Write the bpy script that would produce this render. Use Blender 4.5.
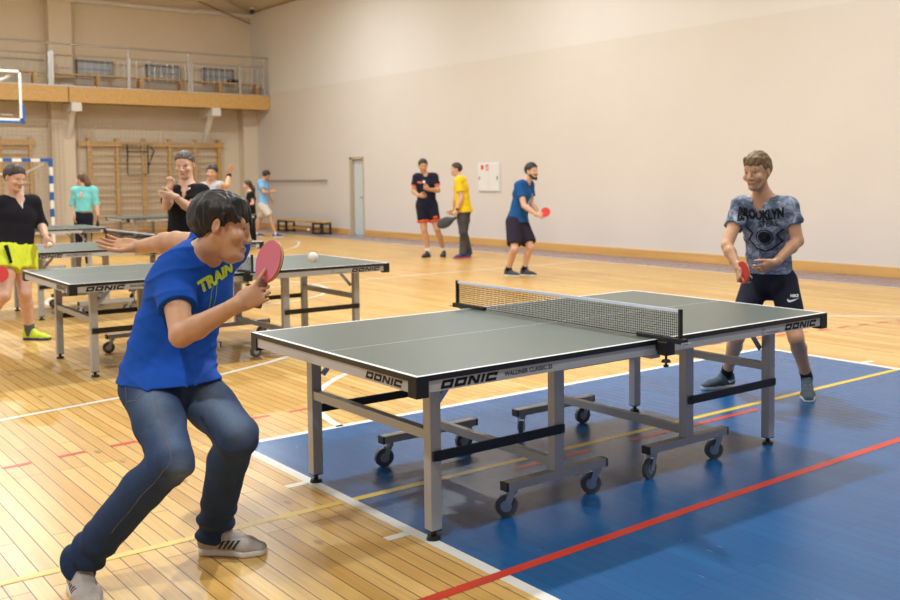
import bpy, bmesh, math, random
import numpy as np
from mathutils import Vector, Matrix
from mathutils.bvhtree import BVHTree

for _o in list(bpy.data.objects):
    bpy.data.objects.remove(_o)
SC = bpy.context.scene
COL = SC.collection

# ------------------------------------------------------------------ camera
FPX, PPX, PPY = 996.36, 533.04, 235.45
CAM = np.array([-3.4596, -4.0045, 1.5333])
YAW, PITCH, ROLL = 0.8794, -0.0585, -0.0072
_f = np.array([math.cos(PITCH)*math.cos(YAW), math.cos(PITCH)*math.sin(YAW), math.sin(PITCH)])
_r = np.array([math.sin(YAW), -math.cos(YAW), 0.0])
_u = np.cross(_r, _f)
CR = math.cos(ROLL)*_r + math.sin(ROLL)*_u
CU = -math.sin(ROLL)*_r + math.cos(ROLL)*_u
CF = _f
cam_data = bpy.data.cameras.new('camera')
cam = bpy.data.objects.new('camera', cam_data)
COL.objects.link(cam)
M = Matrix(((CR[0], CU[0], -CF[0], CAM[0]), (CR[1], CU[1], -CF[1], CAM[1]),
            (CR[2], CU[2], -CF[2], CAM[2]), (0, 0, 0, 1)))
cam.matrix_world = M
cam_data.sensor_width = 36.0
cam_data.lens = FPX/900*36
cam_data.shift_x = -(PPX-450)/900
cam_data.shift_y = (PPY-300)/900
cam_data.clip_start = 0.05
cam_data.clip_end = 200
cam_data.dof.use_dof = True
cam_data.dof.focus_distance = 4.3
cam_data.dof.aperture_fstop = 3.6
SC.camera = cam

# ------------------------------------------------------------------ view, world, lamps
SC.view_settings.view_transform = 'Standard'
SC.view_settings.look = 'None'
SC.view_settings.gamma = 1
SC.view_settings.use_curve_mapping = False
SC.view_settings.exposure = 0.22
wd = bpy.data.worlds.new('world')
SC.world = wd
wd.use_nodes = True
wd.node_tree.nodes['Background'].inputs[0].default_value = (1.0, 0.98, 0.98, 1)
wd.node_tree.nodes['Background'].inputs[1].default_value = 0.22

def area_lamp(name, loc, size, watt, col, rot=(0, 0, 0), size_y=None):
    d = bpy.data.lights.new(name, 'AREA')
    d.energy = watt
    d.color = col
    d.shape = 'RECTANGLE' if size_y else 'DISK'
    d.size = size
    if size_y:
        d.size_y = size_y
    o = bpy.data.objects.new(name, d)
    o.location = loc
    o.rotation_euler = rot
    COL.objects.link(o)
    return o

LAMP = (0.90, 0.975, 0.99)
for lx, ly, lw in ((-5.0, -2.8, 240), (2.66, -2.8, 185), (7.2, -2.8, 45), (-5.0, 3.2, 130), (2.66, 3.2, 420), (7.2, 3.2, 60),
                   (-5.0, 10.4, 190), (1.5, 10.4, 270), (6.8, 10.4, 130), (-5.0, 18.0, 210), (1.0, 18.2, 370), (6.4, 18.2, 190)):
    area_lamp('ceiling_lamp', (lx, ly, 6.9), 0.34, lw, LAMP)
# daylight from the row of tall windows on the side opposite the long wall
area_lamp('window_daylight', (-9.5, 7, 4.2), 22, 560, (0.93, 0.96, 1.0), (0, math.radians(-82), 0), 3.5)

# ------------------------------------------------------------------ materials
def s(r, g, b):
    f = lambda c: (c/255/12.92) if c/255 <= 0.04045 else ((c/255+0.055)/1.055)**2.4
    return (f(r), f(g), f(b))

def mat(name, col, rough=0.6, metal=0.0, bump=0.0, bscale=200.0, var=0.0, vscale=8.0, sss=0.0, spec=None, attr=False, stretch=None, coat=0.0):
    m = bpy.data.materials.new(name)
    m.use_nodes = True
    nt = m.node_tree
    b = nt.nodes['Principled BSDF']
    b.inputs['Base Color'].default_value = (*col, 1)
    b.inputs['Roughness'].default_value = rough
    b.inputs['Metallic'].default_value = metal
    if spec is not None:
        b.inputs['Specular IOR Level'].default_value = spec
    if coat:
        b.inputs['Coat Weight'].default_value = coat
    if sss:
        b.inputs['Subsurface Weight'].default_value = sss
        b.inputs['Subsurface Radius'].default_value = (0.012, 0.005, 0.003)
        b.inputs['Subsurface Scale'].default_value = 1.0
    tc = nt.nodes.new('ShaderNodeTexCoord')
    src = tc.outputs['Object']
    if stretch:
        mp = nt.nodes.new('ShaderNodeMapping')
        mp.inputs['Scale'].default_value = stretch
        nt.links.new(src, mp.inputs['Vector'])
        src = mp.outputs['Vector']
    base = None
    if attr:
        a = nt.nodes.new('ShaderNodeAttribute')
        a.attribute_name = 'Col'
        base = a.outputs['Color']
        nt.links.new(base, b.inputs['Base Color'])
    if var:
        n = nt.nodes.new('ShaderNodeTexNoise')
        n.inputs['Scale'].default_value = vscale
        n.inputs['Detail'].default_value = 5
        nt.links.new(src, n.inputs['Vector'])
        mr = nt.nodes.new('ShaderNodeMapRange')
        mr.inputs[1].default_value = 0.3
        mr.inputs[2].default_value = 0.7
        mr.inputs[3].default_value = 1-var
        mr.inputs[4].default_value = 1+var
        nt.links.new(n.outputs['Fac'], mr.inputs[0])
        mx = nt.nodes.new('ShaderNodeVectorMath')
        mx.operation = 'SCALE'
        if base is not None:
            nt.links.new(base, mx.inputs[0])
        else:
            mx.inputs[0].default_value = col
        nt.links.new(mr.outputs[0], mx.inputs['Scale'])
        nt.links.new(mx.outputs[0], b.inputs['Base Color'])
    if bump:
        n2 = nt.nodes.new('ShaderNodeTexNoise')
        n2.inputs['Scale'].default_value = bscale
        n2.inputs['Detail'].default_value = 4
        nt.links.new(src, n2.inputs['Vector'])
        bp = nt.nodes.new('ShaderNodeBump')
        bp.inputs['Strength'].default_value = bump
        bp.inputs['Distance'].default_value = 0.01
        nt.links.new(n2.outputs['Fac'], bp.inputs['Height'])
        nt.links.new(bp.outputs['Normal'], b.inputs['Normal'])
    return m

def planks_mat(name, c1, c2, seam, length, width, rough, paint=None, knots=True):
    """boards laid along world Y; used bare and under court paint"""
    m = bpy.data.materials.new(name)
    m.use_nodes = True
    nt = m.node_tree
    L = nt.links.new
    b = nt.nodes['Principled BSDF']
    tc = nt.nodes.new('ShaderNodeTexCoord')
    mp = nt.nodes.new('ShaderNodeMapping')
    mp.inputs['Rotation'].default_value = (0, 0, math.radians(90))
    L(tc.outputs['Object'], mp.inputs['Vector'])
    br = nt.nodes.new('ShaderNodeTexBrick')
    br.inputs['Scale'].default_value = 1
    br.inputs['Brick Width'].default_value = length
    br.inputs['Row Height'].default_value = width
    br.inputs['Mortar Size'].default_value = 0.0028
    br.inputs['Mortar Smooth'].default_value = 0.3
    br.inputs['Bias'].default_value = 0.0
    br.offset = 0.37
    br.offset_frequency = 3
    br.inputs['Color1'].default_value = (*c1, 1)
    br.inputs['Color2'].default_value = (*c2, 1)
    br.inputs['Mortar'].default_value = (*seam, 1)
    L(mp.outputs['Vector'], br.inputs['Vector'])
    # grain
    mp2 = nt.nodes.new('ShaderNodeMapping')
    mp2.inputs['Scale'].default_value = (60, 2.2, 1)
    L(tc.outputs['Object'], mp2.inputs['Vector'])
    n = nt.nodes.new('ShaderNodeTexNoise')
    n.inputs['Scale'].default_value = 1.0
    n.inputs['Detail'].default_value = 6
    L(mp2.outputs['Vector'], n.inputs['Vector'])
    mr = nt.nodes.new('ShaderNodeMapRange')
    mr.inputs[1].default_value = 0.3
    mr.inputs[2].default_value = 0.7
    mr.inputs[3].default_value = 0.88 if paint is None else 0.95
    mr.inputs[4].default_value = 1.10 if paint is None else 1.05
    L(n.outputs['Fac'], mr.inputs[0])
    sc = nt.nodes.new('ShaderNodeVectorMath')
    sc.operation = 'SCALE'
    L(br.outputs['Color'], sc.inputs[0])
    L(mr.outputs[0], sc.inputs['Scale'])
    out = sc.outputs[0]
    if knots:
        mp3 = nt.nodes.new('ShaderNodeMapping')
        mp3.inputs['Scale'].default_value = (5.5, 2.4, 1)
        L(tc.outputs['Object'], mp3.inputs['Vector'])
        vo = nt.nodes.new('ShaderNodeTexVoronoi')
        vo.inputs['Scale'].default_value = 1.0
        L(mp3.outputs['Vector'], vo.inputs['Vector'])
        kr = nt.nodes.new('ShaderNodeMapRange')
        kr.inputs[1].default_value = 0.06
        kr.inputs[2].default_value = 0.115
        kr.inputs[3].default_value = 0.6
        kr.inputs[4].default_value = 0.0
        L(vo.outputs['Distance'], kr.inputs[0])
        mk = nt.nodes.new('ShaderNodeMix')
        mk.data_type = 'RGBA'
        L(kr.outputs[0], mk.inputs[0])
        L(out, mk.inputs[6])
        mk.inputs[7].default_value = (*s(120, 70, 30), 1)
        out = mk.outputs[2]
    if paint is not None:
        # fine pale scuffs along the boards
        mp4 = nt.nodes.new('ShaderNodeMapping')
        mp4.inputs['Scale'].default_value = (110, 7, 1)
        L(tc.outputs['Object'], mp4.inputs['Vector'])
        n4 = nt.nodes.new('ShaderNodeTexNoise')
        n4.inputs['Scale'].default_value = 1.0
        n4.inputs['Detail'].default_value = 3
        L(mp4.outputs['Vector'], n4.inputs['Vector'])
        r4 = nt.nodes.new('ShaderNodeMapRange')
        r4.inputs[1].default_value = 0.735
        r4.inputs[2].default_value = 0.77
        r4.inputs[3].default_value = 0.0
        r4.inputs[4].default_value = 0.7
        L(n4.outputs['Fac'], r4.inputs[0])
        m4 = nt.nodes.new('ShaderNodeMix')
        m4.data_type = 'RGBA'
        L(r4.outputs[0], m4.inputs[0])
        L(out, m4.inputs[6])
        m4.inputs[7].default_value = (*s(200, 200, 195), 1)
        out = m4.outputs[2]
    L(out, b.inputs['Base Color'])
    b.inputs['Roughness'].default_value = rough
    n5 = nt.nodes.new('ShaderNodeTexNoise')
    n5.inputs['Scale'].default_value = 1.2
    n5.inputs['Detail'].default_value = 5
    L(tc.outputs['Object'], n5.inputs['Vector'])
    r5 = nt.nodes.new('ShaderNodeMapRange')
    r5.inputs[3].default_value = rough-0.01
    r5.inputs[4].default_value = rough+0.02
    L(n5.outputs['Fac'], r5.inputs[0])
    if paint is None:
        L(r5.outputs[0], b.inputs['Roughness'])
    b.inputs['Specular IOR Level'].default_value = 0.36 if paint is None else 0.38
    bp = nt.nodes.new('ShaderNodeBump')
    bp.inputs['Strength'].default_value = 0.12 if paint else 0.22
    bp.inputs['Distance'].default_value = 0.002
    bp.invert = True
    L(br.outputs['Fac'], bp.inputs['Height'])
    L(bp.outputs['Normal'], b.inputs['Normal'])
    return m

# ------------------------------------------------------------------ objects and meshes
def props(o, label=None, cat=None, group=None, kind=None):
    if label: o['label'] = label
    if cat: o['category'] = cat
    if group: o['group'] = group
    if kind: o['kind'] = kind
    return o

def empty(name, loc=(0, 0, 0), rz=0.0, label=None, cat=None, group=None):
    o = bpy.data.objects.new(name, None)
    o.empty_display_size = 0.1
    COL.objects.link(o)
    o.location = loc
    o.rotation_euler = (0, 0, rz)
    return props(o, label, cat, group)

def link_mesh(name, me, material=None, parent=None):
    o = bpy.data.objects.new(name, me)
    COL.objects.link(o)
    if material is not None:
        me.materials.append(material)
    if parent is not None:
        o.parent = parent
    return o

class MB:
    """collects shapes into one mesh"""
    def __init__(self):
        self.bm = bmesh.new()
    def box(self, c, d, rot=None, bev=0.0, mi=0):
        r = bmesh.ops.create_cube(self.bm, size=1.0)
        vs = r['verts']
        mtx = Matrix.Translation(Vector(c)) @ (rot.to_4x4() if rot else Matrix()) @ Matrix.Diagonal((d[0], d[1], d[2], 1))
        bmesh.ops.transform(self.bm, matrix=mtx, verts=vs)
        fs = list({f for v in vs for f in v.link_faces})
        for f in fs: f.material_index = mi
        if bev:
            es = list({e for v in vs for e in v.link_edges})
            bmesh.ops.bevel(self.bm, geom=es, offset=bev, segments=2, affect='EDGES', profile=0.6)
        return self
    def span(self, lo, hi, bev=0.0, mi=0):
        lo, hi = Vector(lo), Vector(hi)
        return self.box((lo+hi)/2, hi-lo, None, bev, mi)
    def bar(self, a, b, w, h, up=(0, 0, 1), bev=0.0):
        a, b = Vector(a), Vector(b)
        x = (b-a).normalized()
        upv = Vector(up)
        y = upv.cross(x)
        if y.length < 1e-4: y = Vector((0, 1, 0)).cross(x)
        y.normalize()
        z = x.cross(y)
        rot = Matrix((x, y, z)).transposed()
        return self.box((a+b)/2, ((b-a).length, w, h), rot, bev)
    def cyl(self, a, b, r, r2=None, n=16, caps=True):
        a, b = Vector(a), Vector(b)
        d = b-a
        q = Vector((0, 0, 1)).rotation_difference(d.normalized())
        mtx = Matrix.Translation((a+b)/2) @ q.to_matrix().to_4x4()
        bmesh.ops.create_cone(self.bm, cap_ends=caps, segments=n, radius1=r, radius2=r if r2 is None else r2, depth=d.length, matrix=mtx)
        return self
    def sph(self, c, r, n=16, sc=(1, 1, 1)):
        mtx = Matrix.Translation(Vector(c)) @ Matrix.Diagonal((sc[0], sc[1], sc[2], 1))
        bmesh.ops.create_uvsphere(self.bm, u_segments=n, v_segments=max(6, n//2+2), radius=r, matrix=mtx)
        return self
    def tube(self, pts, r, n=8):
        for a, b in zip(pts[:-1], pts[1:]):
            self.cyl(a, b, r, n=n)
        for p in pts[1:-1]:
            self.sph(p, r, n)
        return self
    def poly(self, pts):
        self.bm.faces.new([self.bm.verts.new(p) for p in pts])
        return self
    def build(self, name, material=None, parent=None, smooth=False):
        me = bpy.data.meshes.new(name)
        bmesh.ops.recalc_face_normals(self.bm, faces=self.bm.faces[:])
        self.bm.to_mesh(me)
        self.bm.free()
        if smooth:
            me.polygons.foreach_set('use_smooth', [True]*len(me.polygons))
            try:
                me.set_sharp_from_angle(angle=math.radians(38))
            except Exception:
                pass
        return link_mesh(name, me, material, parent)

def dup(root, loc=None, rz=None, label=None, group=None):
    """a copy of a thing with copies of its parts and sub-parts"""
    def cp(o, par):
        c = o.copy()
        COL.objects.link(c)
        if par is not None:
            c.parent = par
        for ch in o.children:
            cp(ch, c)
        return c
    r = cp(root, None)
    if loc is not None: r.location = loc
    if rz is not None: r.rotation_euler = (0, 0, rz)
    if label: r['label'] = label
    if group: r['group'] = group
    return r

def at(u, v, depth):
    """world point seen at pixel (u, v), depth metres in front of the camera"""
    return CAM + depth*(CF + CR*(u-PPX)/FPX - CU*(v-PPY)/FPX)

def text_mesh(body, size, thicken=0.0, shear=0.0):
    cu = bpy.data.curves.new('lettering', 'FONT')
    cu.body = body
    cu.size = size
    cu.shear = shear
    cu.offset = thicken
    cu.align_x = 'CENTER'
    cu.align_y = 'CENTER'
    cu.resolution_u = 3
    o = bpy.data.objects.new('lettering', cu)
    COL.objects.link(o)
    bpy.context.view_layer.update()
    me = bpy.data.meshes.new_from_object(o.evaluated_get(bpy.context.evaluated_depsgraph_get()))
    bpy.data.objects.remove(o)
    bpy.data.curves.remove(cu)
    return me

def block_letters(word):
    """wide square letters with slanted stems: list of quads in a unit-height frame"""
    t, w, gap = 0.33, 1.26, 0.2
    quads, x = [], 0.0
    R = lambda x0, y0, x1, y1: quads.append([(x+x0, y0), (x+x1, y0), (x+x1, y1), (x+x0, y1)])
    for ch in word:
        cw = w
        if ch in 'DO':
            R(0, 0.05, t, 0.95); R(w-t, 0.05, w, 0.95); R(0.05, 0, w-0.05, t); R(0.05, 1-t, w-0.05, 1)
        elif ch == 'C':
            R(0, 0.05, t, 0.95); R(0.05, 0, w, t); R(0.05, 1-t, w, 1)
            R(w-t, 0.58, w, 1)
        elif ch == 'I':
            cw = t
            R(0, 0, t, 1)
        elif ch == 'N':
            R(0, 0, t, 1); R(w-t, 0, w, 1)
            quads.append([(x+0.02, 1), (x+t+0.08, 1), (x+w-0.02, 0), (x+w-t-0.08, 0)])
        x += cw+gap
    return quads, x-gap
# ------------------------------------------------------------------ the hall
WX, WY = 10.05, 26.4          # long wall and end wall
m_wall = mat('wall_paint_lower', s(221, 212, 204), 0.75, var=0.015, vscale=0.7, bump=0.04, bscale=30)
m_wall_up = mat('wall_paint_upper', s(225, 220, 214), 0.75, var=0.015, vscale=0.7)
m_wall_end = mat('end_wall_paint', s(228, 213, 190), 0.8, var=0.02, vscale=0.8)
m_ceil = mat('ceiling_paint', s(214, 200, 178), 0.85)
m_wood_base = mat('baseboard_wood', s(218, 168, 98), 0.4, var=0.12, vscale=1.0, stretch=(12, 0.6, 12))
m_ply = mat('varnished_plywood', s(214, 170, 102), 0.45, var=0.12, vscale=14)
m_white = mat('white_paint', s(228, 224, 216), 0.55)
m_steel = mat('brushed_steel', s(196, 194, 190), 0.32, 0.85)
m_dkmetal = mat('dark_metal', s(58, 58, 60), 0.5, 0.5)
m_floor = planks_mat('gym_floor_boards', s(226, 185, 112), s(204, 155, 82), s(116, 74, 38), 1.6, 0.072, 0.30)
m_blue = planks_mat('blue_court_paint', s(24, 92, 148), s(22, 85, 141), s(22, 74, 126), 1.6, 0.072, 0.27, paint=True, knots=False)
m_lwhite = mat('white_line_paint', s(232, 230, 222), 0.35, var=0.03)
m_lyel = mat('yellow_line_paint', s(226, 190, 52), 0.35, var=0.03)
m_lyel2 = mat('worn_yellow_line_paint', s(228, 192, 86), 0.35, var=0.05)
m_lred = mat('red_line_paint', s(206, 58, 38), 0.35, var=0.03)
m_border = planks_mat('border_paint', s(150, 136, 146), s(144, 130, 140), s(110, 100, 105), 1.6, 0.072, 0.27, knots=False)

floor = props(MB().span((-9.5, -9, -0.1), (WX, WY, 0)).build('floor', m_floor), kind='structure')
def marking(name, pts, w, m, z=0.0012):
    """a painted stripe along a polyline on the floor"""
    b = bmesh.new()
    P = [Vector((p[0], p[1], 0)) for p in pts]
    rows = []
    for i, p in enumerate(P):
        d = (P[min(i+1, len(P)-1)]-P[max(i-1, 0)]).normalized()
        nrm = Vector((-d.y, d.x, 0))*w/2
        rows.append((b.verts.new((p.x+nrm.x, p.y+nrm.y, z)), b.verts.new((p.x-nrm.x, p.y-nrm.y, z))))
    for r0, r1 in zip(rows[:-1], rows[1:]):
        b.faces.new((r0[0], r0[1], r1[1], r1[0]))
    me = bpy.data.meshes.new(name)
    bmesh.ops.recalc_face_normals(b, faces=b.faces[:])
    for f in b.faces:
        if f.normal.z < 0: f.normal_flip()
    b.to_mesh(me); b.free()
    return link_mesh(name, me, m, floor)
def arc(cx, cy, r, a0, a1, n=48):
    return [(cx+r*math.cos(math.radians(a0+(a1-a0)*i/n)), cy+r*math.sin(math.radians(a0+(a1-a0)*i/n))) for i in range(n+1)]

bc = MB().poly([(-1.16, -7, 0.0006), (3.72, -7, 0.0006), (3.72, 1.46, 0.0006), (-1.16, 1.46, 0.0006)]).build('blue_court', m_blue, floor)
marking('court_line', [(-1.165, -7), (-1.165, 1.485)], 0.055, m_lwhite)
marking('court_line', [(-1.19, 1.46), (3.745, 1.46)], 0.055, m_lwhite)
marking('court_line', [(3.72, 1.485), (3.72, -7)], 0.055, m_lwhite)
marking('court_line', [(-1.30, -0.40), (-1.19, -0.40)], 0.05, m_lwhite)
marking('court_line', [(-1.30, 0.55), (-1.19, 0.55)], 0.05, m_lwhite)
marking('court_line', [(3.75, 0.50), (3.88, 0.48)], 0.05, m_lwhite)
marking('court_line', [(-1.137, 0.155), (3.69, 0.155)], 0.05, m_lyel, 0.0016)
marking('court_line', [(-6, 0.16), (-1.2, 0.155)], 0.05, m_lyel2, 0.0016)
marking('court_line', [(3.75, 0.155), (9, 0.155)], 0.04, m_lyel2, 0.0016)
marking('court_line', [(-3, -1.07), (0, -0.985), (9, -0.90)], 0.055, m_lred, 0.0018)
dash_y = lambda x: 2.04-0.032*(x-0.2)**2*(1 if x < 0.2 else 0.42)
for k in range(40):
    x0 = -3.18+k*0.29
    marking('court_dash', [(x0, dash_y(x0)), (x0+0.15, dash_y(x0+0.15))], 0.045, m_lred, 0.0016)
for x0, x1 in ((-0.25, 0.30), (0.62, 1.80)):
    marking('court_dash', [(x0, 0.045), (x1, 0.045)], 0.045, m_lred, 0.0016)
ARC_LINE = [(-3.4, 2.9), (-2.7, 2.95), (-2.06, 3.05), (-1.13, 3.25), (-0.5, 3.5), (0.12, 3.79), (0.7, 4.15), (1.4, 4.75), (2.0, 5.6)]
marking('court_line', ARC_LINE, 0.05, m_lwhite)
marking('court_line', arc(1.47, 1.28, 1.98, 175, 95), 0.05, m_lwhite)
marking('court_line', [(5.2, 2.85), (5.9, 2.24), (6.41, 1.72), (7.0, 1.0)], 0.05, m_lwhite)
marking('court_line', [(-6, 9.1), (8.88, 9.3)], 0.05, m_lwhite)
marking('court_line', [(8.9, -6), (8.9, 25.0)], 0.05, m_lwhite)
marking('court_line', [(-5, 5.9), (8.0, 6.15)], 0.04, m_lyel2)
marking('court_line', arc(1.5, 9.15, 1.77, -180, 180, 72), 0.05, m_lwhite)
marking('court_line', [(5.0, 15.0), (5.6, 15.45), (6.1, 15.96), (6.55, 16.45), (6.88, 16.95), (7.25, 17.6), (7.5, 18.1), (7.68, 18.6), (7.55, 19.3), (7.1, 19.9), (6.4, 20.3)], 0.05, m_lwhite)
MB().poly([(8.95, -9, 0.0006), (WX, -9, 0.0006), (WX, WY, 0.0006), (8.95, WY, 0.0006)]).build('border_strip', m_border, floor)

# long wall: lower and upper paint, a long recess, a door opening
wr = MB()
Y0, Y1 = -9.0, WY
def wall_slab(y0, y1, z0, z1, mi): wr.span((WX, y0, z0), (WX+0.35, y1, z1), mi=mi)
DY0, DY1, DZ = 19.38, 20.12, 2.09
NY0, NY1, NZ0, NZ1 = 21.42, 25.6, 1.33, 1.5
wall_slab(Y0, DY0, 0, 4.16, 0); wall_slab(DY0, DY1, DZ, 4.16, 0); wall_slab(DY1, NY0, 0, 4.16, 0)
wall_slab(NY0, NY1, 0, NZ0, 0); wall_slab(NY0, NY1, NZ1, 4.16, 0); wall_slab(NY1, Y1, 0, 4.16, 0)
wr.span((WX+0.12, NY0, NZ0), (WX+0.35, NY1, NZ1), mi=0)
wall_slab(Y0, Y1, 4.16, 6.75, 1)
w = props(wr.build('wall_right', m_wall), kind='structure')
w.data.materials.append(m_wall_up)
we = MB().span((-9.5, WY, 0), (WX+0.35, WY+0.3, 12))
props(we.build('wall_back', m_wall_end), kind='structure')
ce = MB()
SL = 0.36
ce.poly([(WX+0.3, -9, 6.72), (WX+0.3, WY+0.2, 6.72), (0.3, WY+0.2, 6.72+SL*9.75), (0.3, -9, 6.72+SL*9.75)])
ce.poly([(0.3, -9, 6.72+SL*9.75), (0.3, WY+0.2, 6.72+SL*9.75), (-9.5, WY+0.2, 6.72), (-9.5, -9, 6.72)])
props(ce.build('ceiling', m_ceil), kind='structure')
b = MB()
b.span((WX-0.03, Y0, 0), (WX, DY0-0.05, 0.16), 0.006); b.span((WX-0.03, DY1+0.05, 0), (WX, WY-0.4, 0.16), 0.006)
props(b.build('baseboard_right', m_wood_base), kind='structure')
props(MB().span((-9.5, WY-0.03, 0), (WX-0.04, WY, 0.16), 0.006).build('baseboard_back', m_wood_base), kind='structure')
# pilasters and beams
m_pil = mat('pilaster_paint', s(226, 211, 188), 0.8)
props(MB().span((4.0, WY-0.45, 0), (4.6, WY, 6.6)).span((3.92, WY-0.5, 6.5), (4.68, WY, 6.7)).build('trim_1', m_pil), kind='structure')
props(MB().span((9.6, WY-0.4, 0), (WX, WY, 3.7)).build('trim_2', m_pil), kind='structure')
props(MB().span((4.6, WY-0.2, 6.58), (8.3, WY, 6.68)).span((8.3, WY-0.2, 6.62), (WX, WY, 6.72)).build('trim_3', m_white), kind='structure')
props(MB().cyl((8.3, WY-0.3, 6.95), (9.95, WY-0.3, 6.42), 0.025, n=8).build('trim_4', mat('rod_paint', s(150, 132, 112), 0.6)), kind='structure')

d = props(MB().span((WX+0.08, DY0+0.04, 0.01), (WX+0.12, DY1-0.1, DZ-0.04), 0.004).build('door_1', mat('door_paint', s(205, 212, 212), 0.5)), kind='structure')
MB().span((WX-0.012, DY0-0.01, 0), (WX+0.12, DY0+0.04, DZ+0.02)).span((WX-0.012, DY1-0.1, 0), (WX+0.12, DY1+0.01, DZ+0.02)).span((WX-0.012, DY0, DZ-0.04), (WX+0.12, DY1, DZ+0.02)).build('door_frame', mat('door_frame_paint', s(190, 172, 150), 0.6), d)
MB().cyl((WX+0.08, DY0+0.12, 1.02), (WX+0.02, DY0+0.12, 1.02), 0.012).cyl((WX+0.02, DY0+0.11, 1.02), (WX+0.02, DY0+0.24, 1.02), 0.011).build('door_handle', m_dkmetal, d)

# balcony across the end wall
BX0, BX1, BY, BZ0, BZ1 = -8.0, WX-0.02, 25.0, 3.66, 4.08
m_slab = mat('balcony_underside', s(176, 150, 118), 0.8)
bal = props(MB().span((BX0, BY+0.06, BZ0+0.05), (BX1, WY, BZ1-0.02)).build('balcony', m_slab), kind='structure')
MB().span((BX0, BY, BZ0), (4.2, BY+0.06, BZ1)).span((4.23, BY, BZ0), (BX1, BY+0.06, BZ1)).build('fascia_board', m_ply, bal)
MB().span((BX0, BY-0.015, BZ1), (BX1, BY+0.12, BZ1+0.03)).build('edge_strip', mat('edge_metal', s(205, 200, 200), 0.4, 0.6), bal)
for bx in (4.40, 8.32):
    MB().span((bx-0.13, BY-0.05, BZ0-0.24), (bx+0.13, BY+0.0, BZ0-0.01)).span((bx-0.11, BY, BZ0-0.24), (bx+0.11, WY-0.3, BZ0)).bar((bx, BY+0.35, BZ0-0.2), (bx, WY-0.4, BZ0-0.95), 0.12, 0.12).build('bracket', m_white, bal)
# railing
rail = empty('balcony_railing', (0, BY+0.03, BZ1+0.03), label='steel railing with thin bars along the balcony edge', cat='railing')
RH = 1.12
MB().cyl((BX0, 0, RH), (BX1-0.02, 0, RH), 0.027, n=10).build('handrail', m_steel, rail, True)
MB().cyl((BX0, 0.0, RH-0.3), (BX1-0.12, 0.0, RH-0.3), 0.016, n=8).build('mid_rail', m_steel, rail, True)
MB().cyl((BX0, 0.0, 0.22), (BX1-0.12, 0.0, 0.22), 0.013, n=8).build('lower_rail', m_steel, rail, True)
for px_ in (3.76, 5.83, 7.55, 9.1, 9.88, 1.7, -0.4):
    MB().span((px_-0.035, -0.02, -0.02), (px_+0.035, 0.03, RH-0.24), 0.005).cyl((px_, 0, RH-0.25), (px_, 0, RH), 0.01, n=6).build('post', m_steel, rail)
for px_ in (3.83, 7.63):
    MB().span((px_-0.03, -0.02, -0.02), (px_+0.03, 0.03, RH-0.2)).build('post', m_steel, rail)
nb = 0
for k in range(64):
    xb = -1.0+k*0.172
    MB().cyl((xb, 0.0, 0.22), (xb, 0.0, RH-0.3), 0.006, n=6).build('baluster', m_steel, rail)
# spectators' benches and radiators on the balcony
sb = empty('spectator_bench', (3.9, 25.6, BZ1), label='long wooden bench on the balcony right of the pilaster', cat='bench', group=None)
def bench_parts(root, L, n):
    MB().span((0, -0.17, 0.36), (L, 0.0, 0.40)).span((0, 0.02, 0.36), (L, 0.17, 0.40)).build('seat', m_ply, root)
    for i in range(n):
        x = 0.05+(L-0.1)*i/(n-1)
        MB().span((x-0.04, -0.14, 0), (x+0.04, 0.14, 0.36)).build('leg', m_ply, root)
bench_parts(sb, 6.0, 6)
sb2 = empty('spectator_bench', (-3.0, 25.4, BZ1), label='wooden bench on the balcony left of the pilaster', cat='bench')
bench_parts(sb2, 6.5, 6)
m_rad = mat('radiator_enamel', s(176, 178, 182), 0.4, 0.2)
for i, (rx, lab) in enumerate(((2.2, 'white wall radiator on the balcony at the far left of the picture'), (5.3, 'wall radiator on the balcony just right of the pilaster'),
                               (7.25, 'wall radiator on the balcony, middle one right of the pilaster'), (8.95, 'wall radiator on the balcony nearest the room corner'))):
    r0 = empty('wall_radiator', (rx, WY-0.08, BZ1), label=lab, cat='radiator', group='balcony radiators')
    MB().span((-0.46, -0.03, 0.40), (0.46, 0.06, 0.85)).build('panel', m_rad, r0)
    fr = MB().span((-0.49, -0.06, 0.83), (0.49, 0.07, 0.89)).span((-0.49, -0.06, 0.38), (0.49, 0.07, 0.43)).span((-0.49, -0.06, 0.38), (-0.44, 0.07, 0.89)).span((0.44, -0.06, 0.38), (0.49, 0.07, 0.89)).span((-0.49, -0.05, 0.62), (0.49, 0.05, 0.65))
    fr.build('casing', mat('radiator_casing', s(146, 148, 152), 0.45, 0.3) if i == 0 else bpy.data.materials['radiator_casing'], r0)
bag = MB().sph((9.15, 25.6, BZ1+0.46), 0.2, 16, (1.1, 0.7, 0.3)).build('bag', mat('dark_bag_cloth', s(52, 24, 26), 0.9, bump=0.2, bscale=40), None, True)
props(bag, 'dark bag lying on the balcony bench near the corner', 'bag')

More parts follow.
